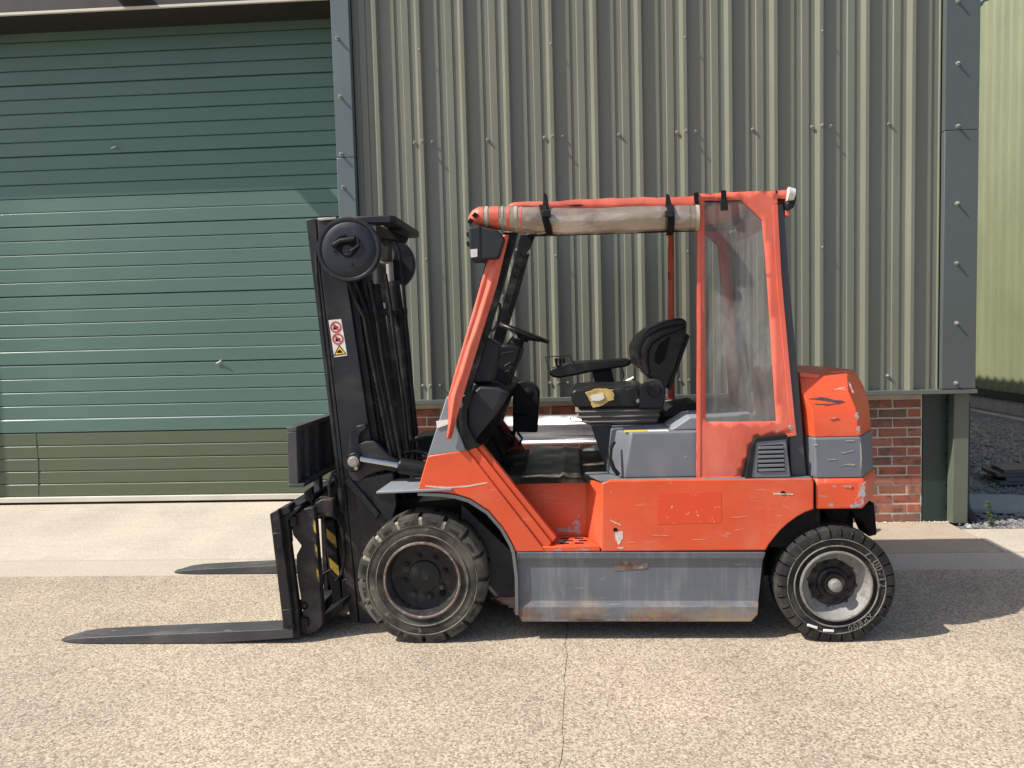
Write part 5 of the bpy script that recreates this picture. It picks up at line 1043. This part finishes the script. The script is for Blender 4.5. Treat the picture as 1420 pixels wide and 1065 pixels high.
# --- wheels
def wheel(px, py, Rt, wd, rimr, lugs, rear):
    c = P(px, py, 3.80); c.z = Rt-.006; y0 = 3.80
    c = Vector((c.x, y0, c.z)); m = MB(); th = lugs
    if not rear:
        m.lathe([(rimr-.004, .012), (rimr-.012, .004), (rimr-.020, .006), (rimr-.028, .030), (rimr-.034, .072), (rimr-.055, .078), (.085, .076), (.080, .066), (.068, .062), (.001, .060)], c, 48, cap=False)
    else:
        m.lathe([(rimr-.004, .012), (rimr-.010, .006), (rimr-.016, .010), (rimr-.026, .030), (rimr-.050, .062), (rimr-.066, .070), (.080, .068), (.076, .052), (.066, .046), (.056, .050), (.052, .030), (.001, .030)], c, 48, cap=False)
    rim = m.build('wheel', 'rim', fk, org=c, smooth=40)
    m = MB(); rr = rimr-.010
    m.lathe([(rr+.006, .004), (rr+.004, -.004), (rr-.004, -.005), (rr-.008, .002), (rr-.006, .012), (rr+.006, .012)], c, 48, True); m.build('rim_lip', 'rim_lip' if not rear else 'rim_dust', rim, smooth=60)
    if rear:
        m = MB(); m.lathe([(rimr-.015, .008), (rimr-.026, .026), (rimr-.050, .058), (rimr-.064, .0665), (rimr-.060, .068), (rimr-.046, .062), (rimr-.022, .031), (rimr-.013, .011)], c, 48, True); m.build('rim_dish', 'rim_dust', rim, smooth=60)
        m = MB(); m.lathe([(0, -.006), (.022, -.005), (.030, .0), (.032, .008), (.032, .035)], c, 28); m.build('hub_cap', 'rim_dust', rim, smooth=60)
        rb, nn = .098, 8
    else: rb, nn = .108, 8
    for k in range(nn):
        a = 2*math.pi*(k+.3)/nn; q = (c.x+rb*math.cos(a), c.y+.064, c.z+rb*math.sin(a))
        m = MB(); m.lathe([(0, -.016), (.008, -.016), (.009, -.004), (.016, -.003), (.017, .016)], q, 6); m.build('wheel_nut', 'rim', rim, smooth=0)
        if rear:
            a += .4; q = (c.x+.118*math.cos(a), c.y+.066, c.z+.118*math.sin(a)); m = MB(); m.lathe([(.0, -.004), (.010, -.004), (.011, .008)], q, 10); m.build('rim_bolt', 'rim', rim)
    a = R(-45); q = (c.x+(.128 if not rear else .1)*math.cos(a), c.y+.070, c.z+(.128 if not rear else .1)*math.sin(a)); m = MB(); m.lathe([(.0, .001), (.018 if not rear else .009, .001), (.018 if not rear else .009, .01)], q, 14); m.build('rim_hole', 'inkblack', rim)
    # tyre
    m = MB(); Rb = Rt-.016; s_ = .5*(rimr+Rb)
    pr = [(rimr-.010, .06), (rimr-.010, .016), (rimr+.002, .010), (rimr+.010, .014), (rimr+.020, .006), (rimr+.030, .001), (s_+.012, .0), (Rb-.030, .003), (Rb-.022, .008), (Rb-.012, .018), (Rb, .040)]
    pr += [(r_, wd-y) for r_, y in reversed(pr)]; m.lathe(pr, c, 72, True)
    for k in range(th):
        a = 2*math.pi*(k+.5)/th; w_ = math.pi/th*(.83 if not rear else .84)
        prof = [(Rb-.034, .006), (Rb-.030, -.003), (Rb-.006, -.001), (Rt-.006, .006), (Rt, .018), (Rt, wd*.52), (Rb-.01, wd*.52)]
        m.polar(prof, c, a-w_, a+w_, 3)
        a += math.pi/th; prof2 = [(r_, wd-y) for r_, y in prof]; m.polar(prof2, c, a-w_, a+w_, 3)
    ty = m.build('tyre', 'rubber' if rear else 'rubber_dusty', rim, bevel=0, smooth=30)
    if not rear:
        m = MB()
        for k in range(th):                            # sunken pocket on the side of each lug
            a = 2*math.pi*(k+.5)/th; w_ = math.pi/th*.40; m.polar([(Rb-.022, -.0042), (Rb-.008, -.0036), (Rb-.008, .004), (Rb-.022, .004)], c, a-w_, a+w_, 2)
        m.build('lug_pockets', 'rubber', ty, kind='stuff')
        m = MB()
        for k in range(th):                            # dirt packed between some of the lugs
            if k in (3, 4, 5, 6, 7): a = 2*math.pi*k/th; w_ = math.pi/th*.19; m.polar([(Rb-.032, .001), (Rb-.004, .003), (Rb+.006, .012), (Rb-.01, .02), (Rb-.034, .012)], c, a-w_, a+w_, 2)
        m.build('packed_dirt', 'packed_dirt', ty, kind='stuff')
    m = MB()
    for r_ in ((rimr+.032, Rb-.036) if not rear else (rimr+.022, Rb-.036)): m.lathe([(r_-.003, .003), (r_-.002, -.0035), (r_+.002, -.0035), (r_+.003, .003)], c, 72, True)
    m.build('sidewall_rib', 'rubber_edge', ty, smooth=60)
    return c, rim, ty
cf, rf, tf = wheel(585, 803, .337, .215, .205, 16, False)
cr2, rr2, tr2 = wheel(1160, 808, .292, .185, .183, 30, True)
def arc_text(txt, c, rad, a0, step, size, parent, flip=False):
    for i, ch in enumerate(txt):
        if ch == ' ': continue
        cu2 = bpy.data.curves.new('t', 'FONT'); cu2.body = ch; cu2.size = size; cu2.extrude = .002; cu2.align_x = 'CENTER'; cu2.align_y = 'CENTER'
        ob = bpy.data.objects.new('t', cu2); C.objects.link(ob); dg = bpy.context.evaluated_depsgraph_get(); me = bpy.data.meshes.new_from_object(ob.evaluated_get(dg)); bpy.data.objects.remove(ob)
        a = R(a0)-R(step)*i*(1 if not flip else -1)
        rot = (a-math.pi/2) if not flip else (a+math.pi/2)
        mt = Matrix.Translation(Vector((c.x+rad*math.cos(a), c.y-.002, c.z+rad*math.sin(a)))) @ Matrix.Rotation(-rot, 4, 'Y') @ Matrix.Rotation(math.pi/2, 4, 'X')
        po = Vector(parent['_o']); me.transform(Matrix.Translation(-po) @ mt); me.materials.clear()
        finish(me, 'raised_letter', 'rubber_letter', parent, po, smooth=0)
arc_text('7.00-12', cr2, .222, 47, 7.6, .052, tr2)
arc_text('XP800', cr2, .222, -43, 7.4, .042, tr2, flip=False)
for q, a in (((1126.5, 868.5), 18), ((1149, 874.5), 4)):
    cc = P(*q, 3.797); u_, v_ = Vector((math.cos(R(a)), 0, -math.sin(R(a)))), Vector((math.sin(R(a)), 0, math.cos(R(a))))
    m = MB(); m.loft([[cc+u_*.026*sx+v_*.006*sz+Vector((0, d, 0)) for sx, sz in ((-1, -1), (1, -1), (1, 1), (-1, 1))] for d in (-.004, .003)]); m.build('white_mark', 'white', tr2, bevel=.002)
# far-side wheels
def far_wheel(rim):
    r = rim.copy(); C.objects.link(r); r.parent = fk; r.location = Vector((rim.location.x, -rim.location.y, rim.location.z)); r.rotation_euler = (0, 0, math.pi)
    for ch in list(rim.children):
        if ch.name.startswith(('raised', 'white')): continue
        c = ch.copy(); C.objects.link(c); c.parent = r
        for g in ch.children:
            if g.name.startswith('sidewall') or g.name.startswith(('lug', 'packed')): d = g.copy(); C.objects.link(d); d.parent = c
    return r
far_wheel(rf); far_wheel(rr2)
# drop helper data
for o in bpy.data.objects:
    if '_o' in o: del o['_o']
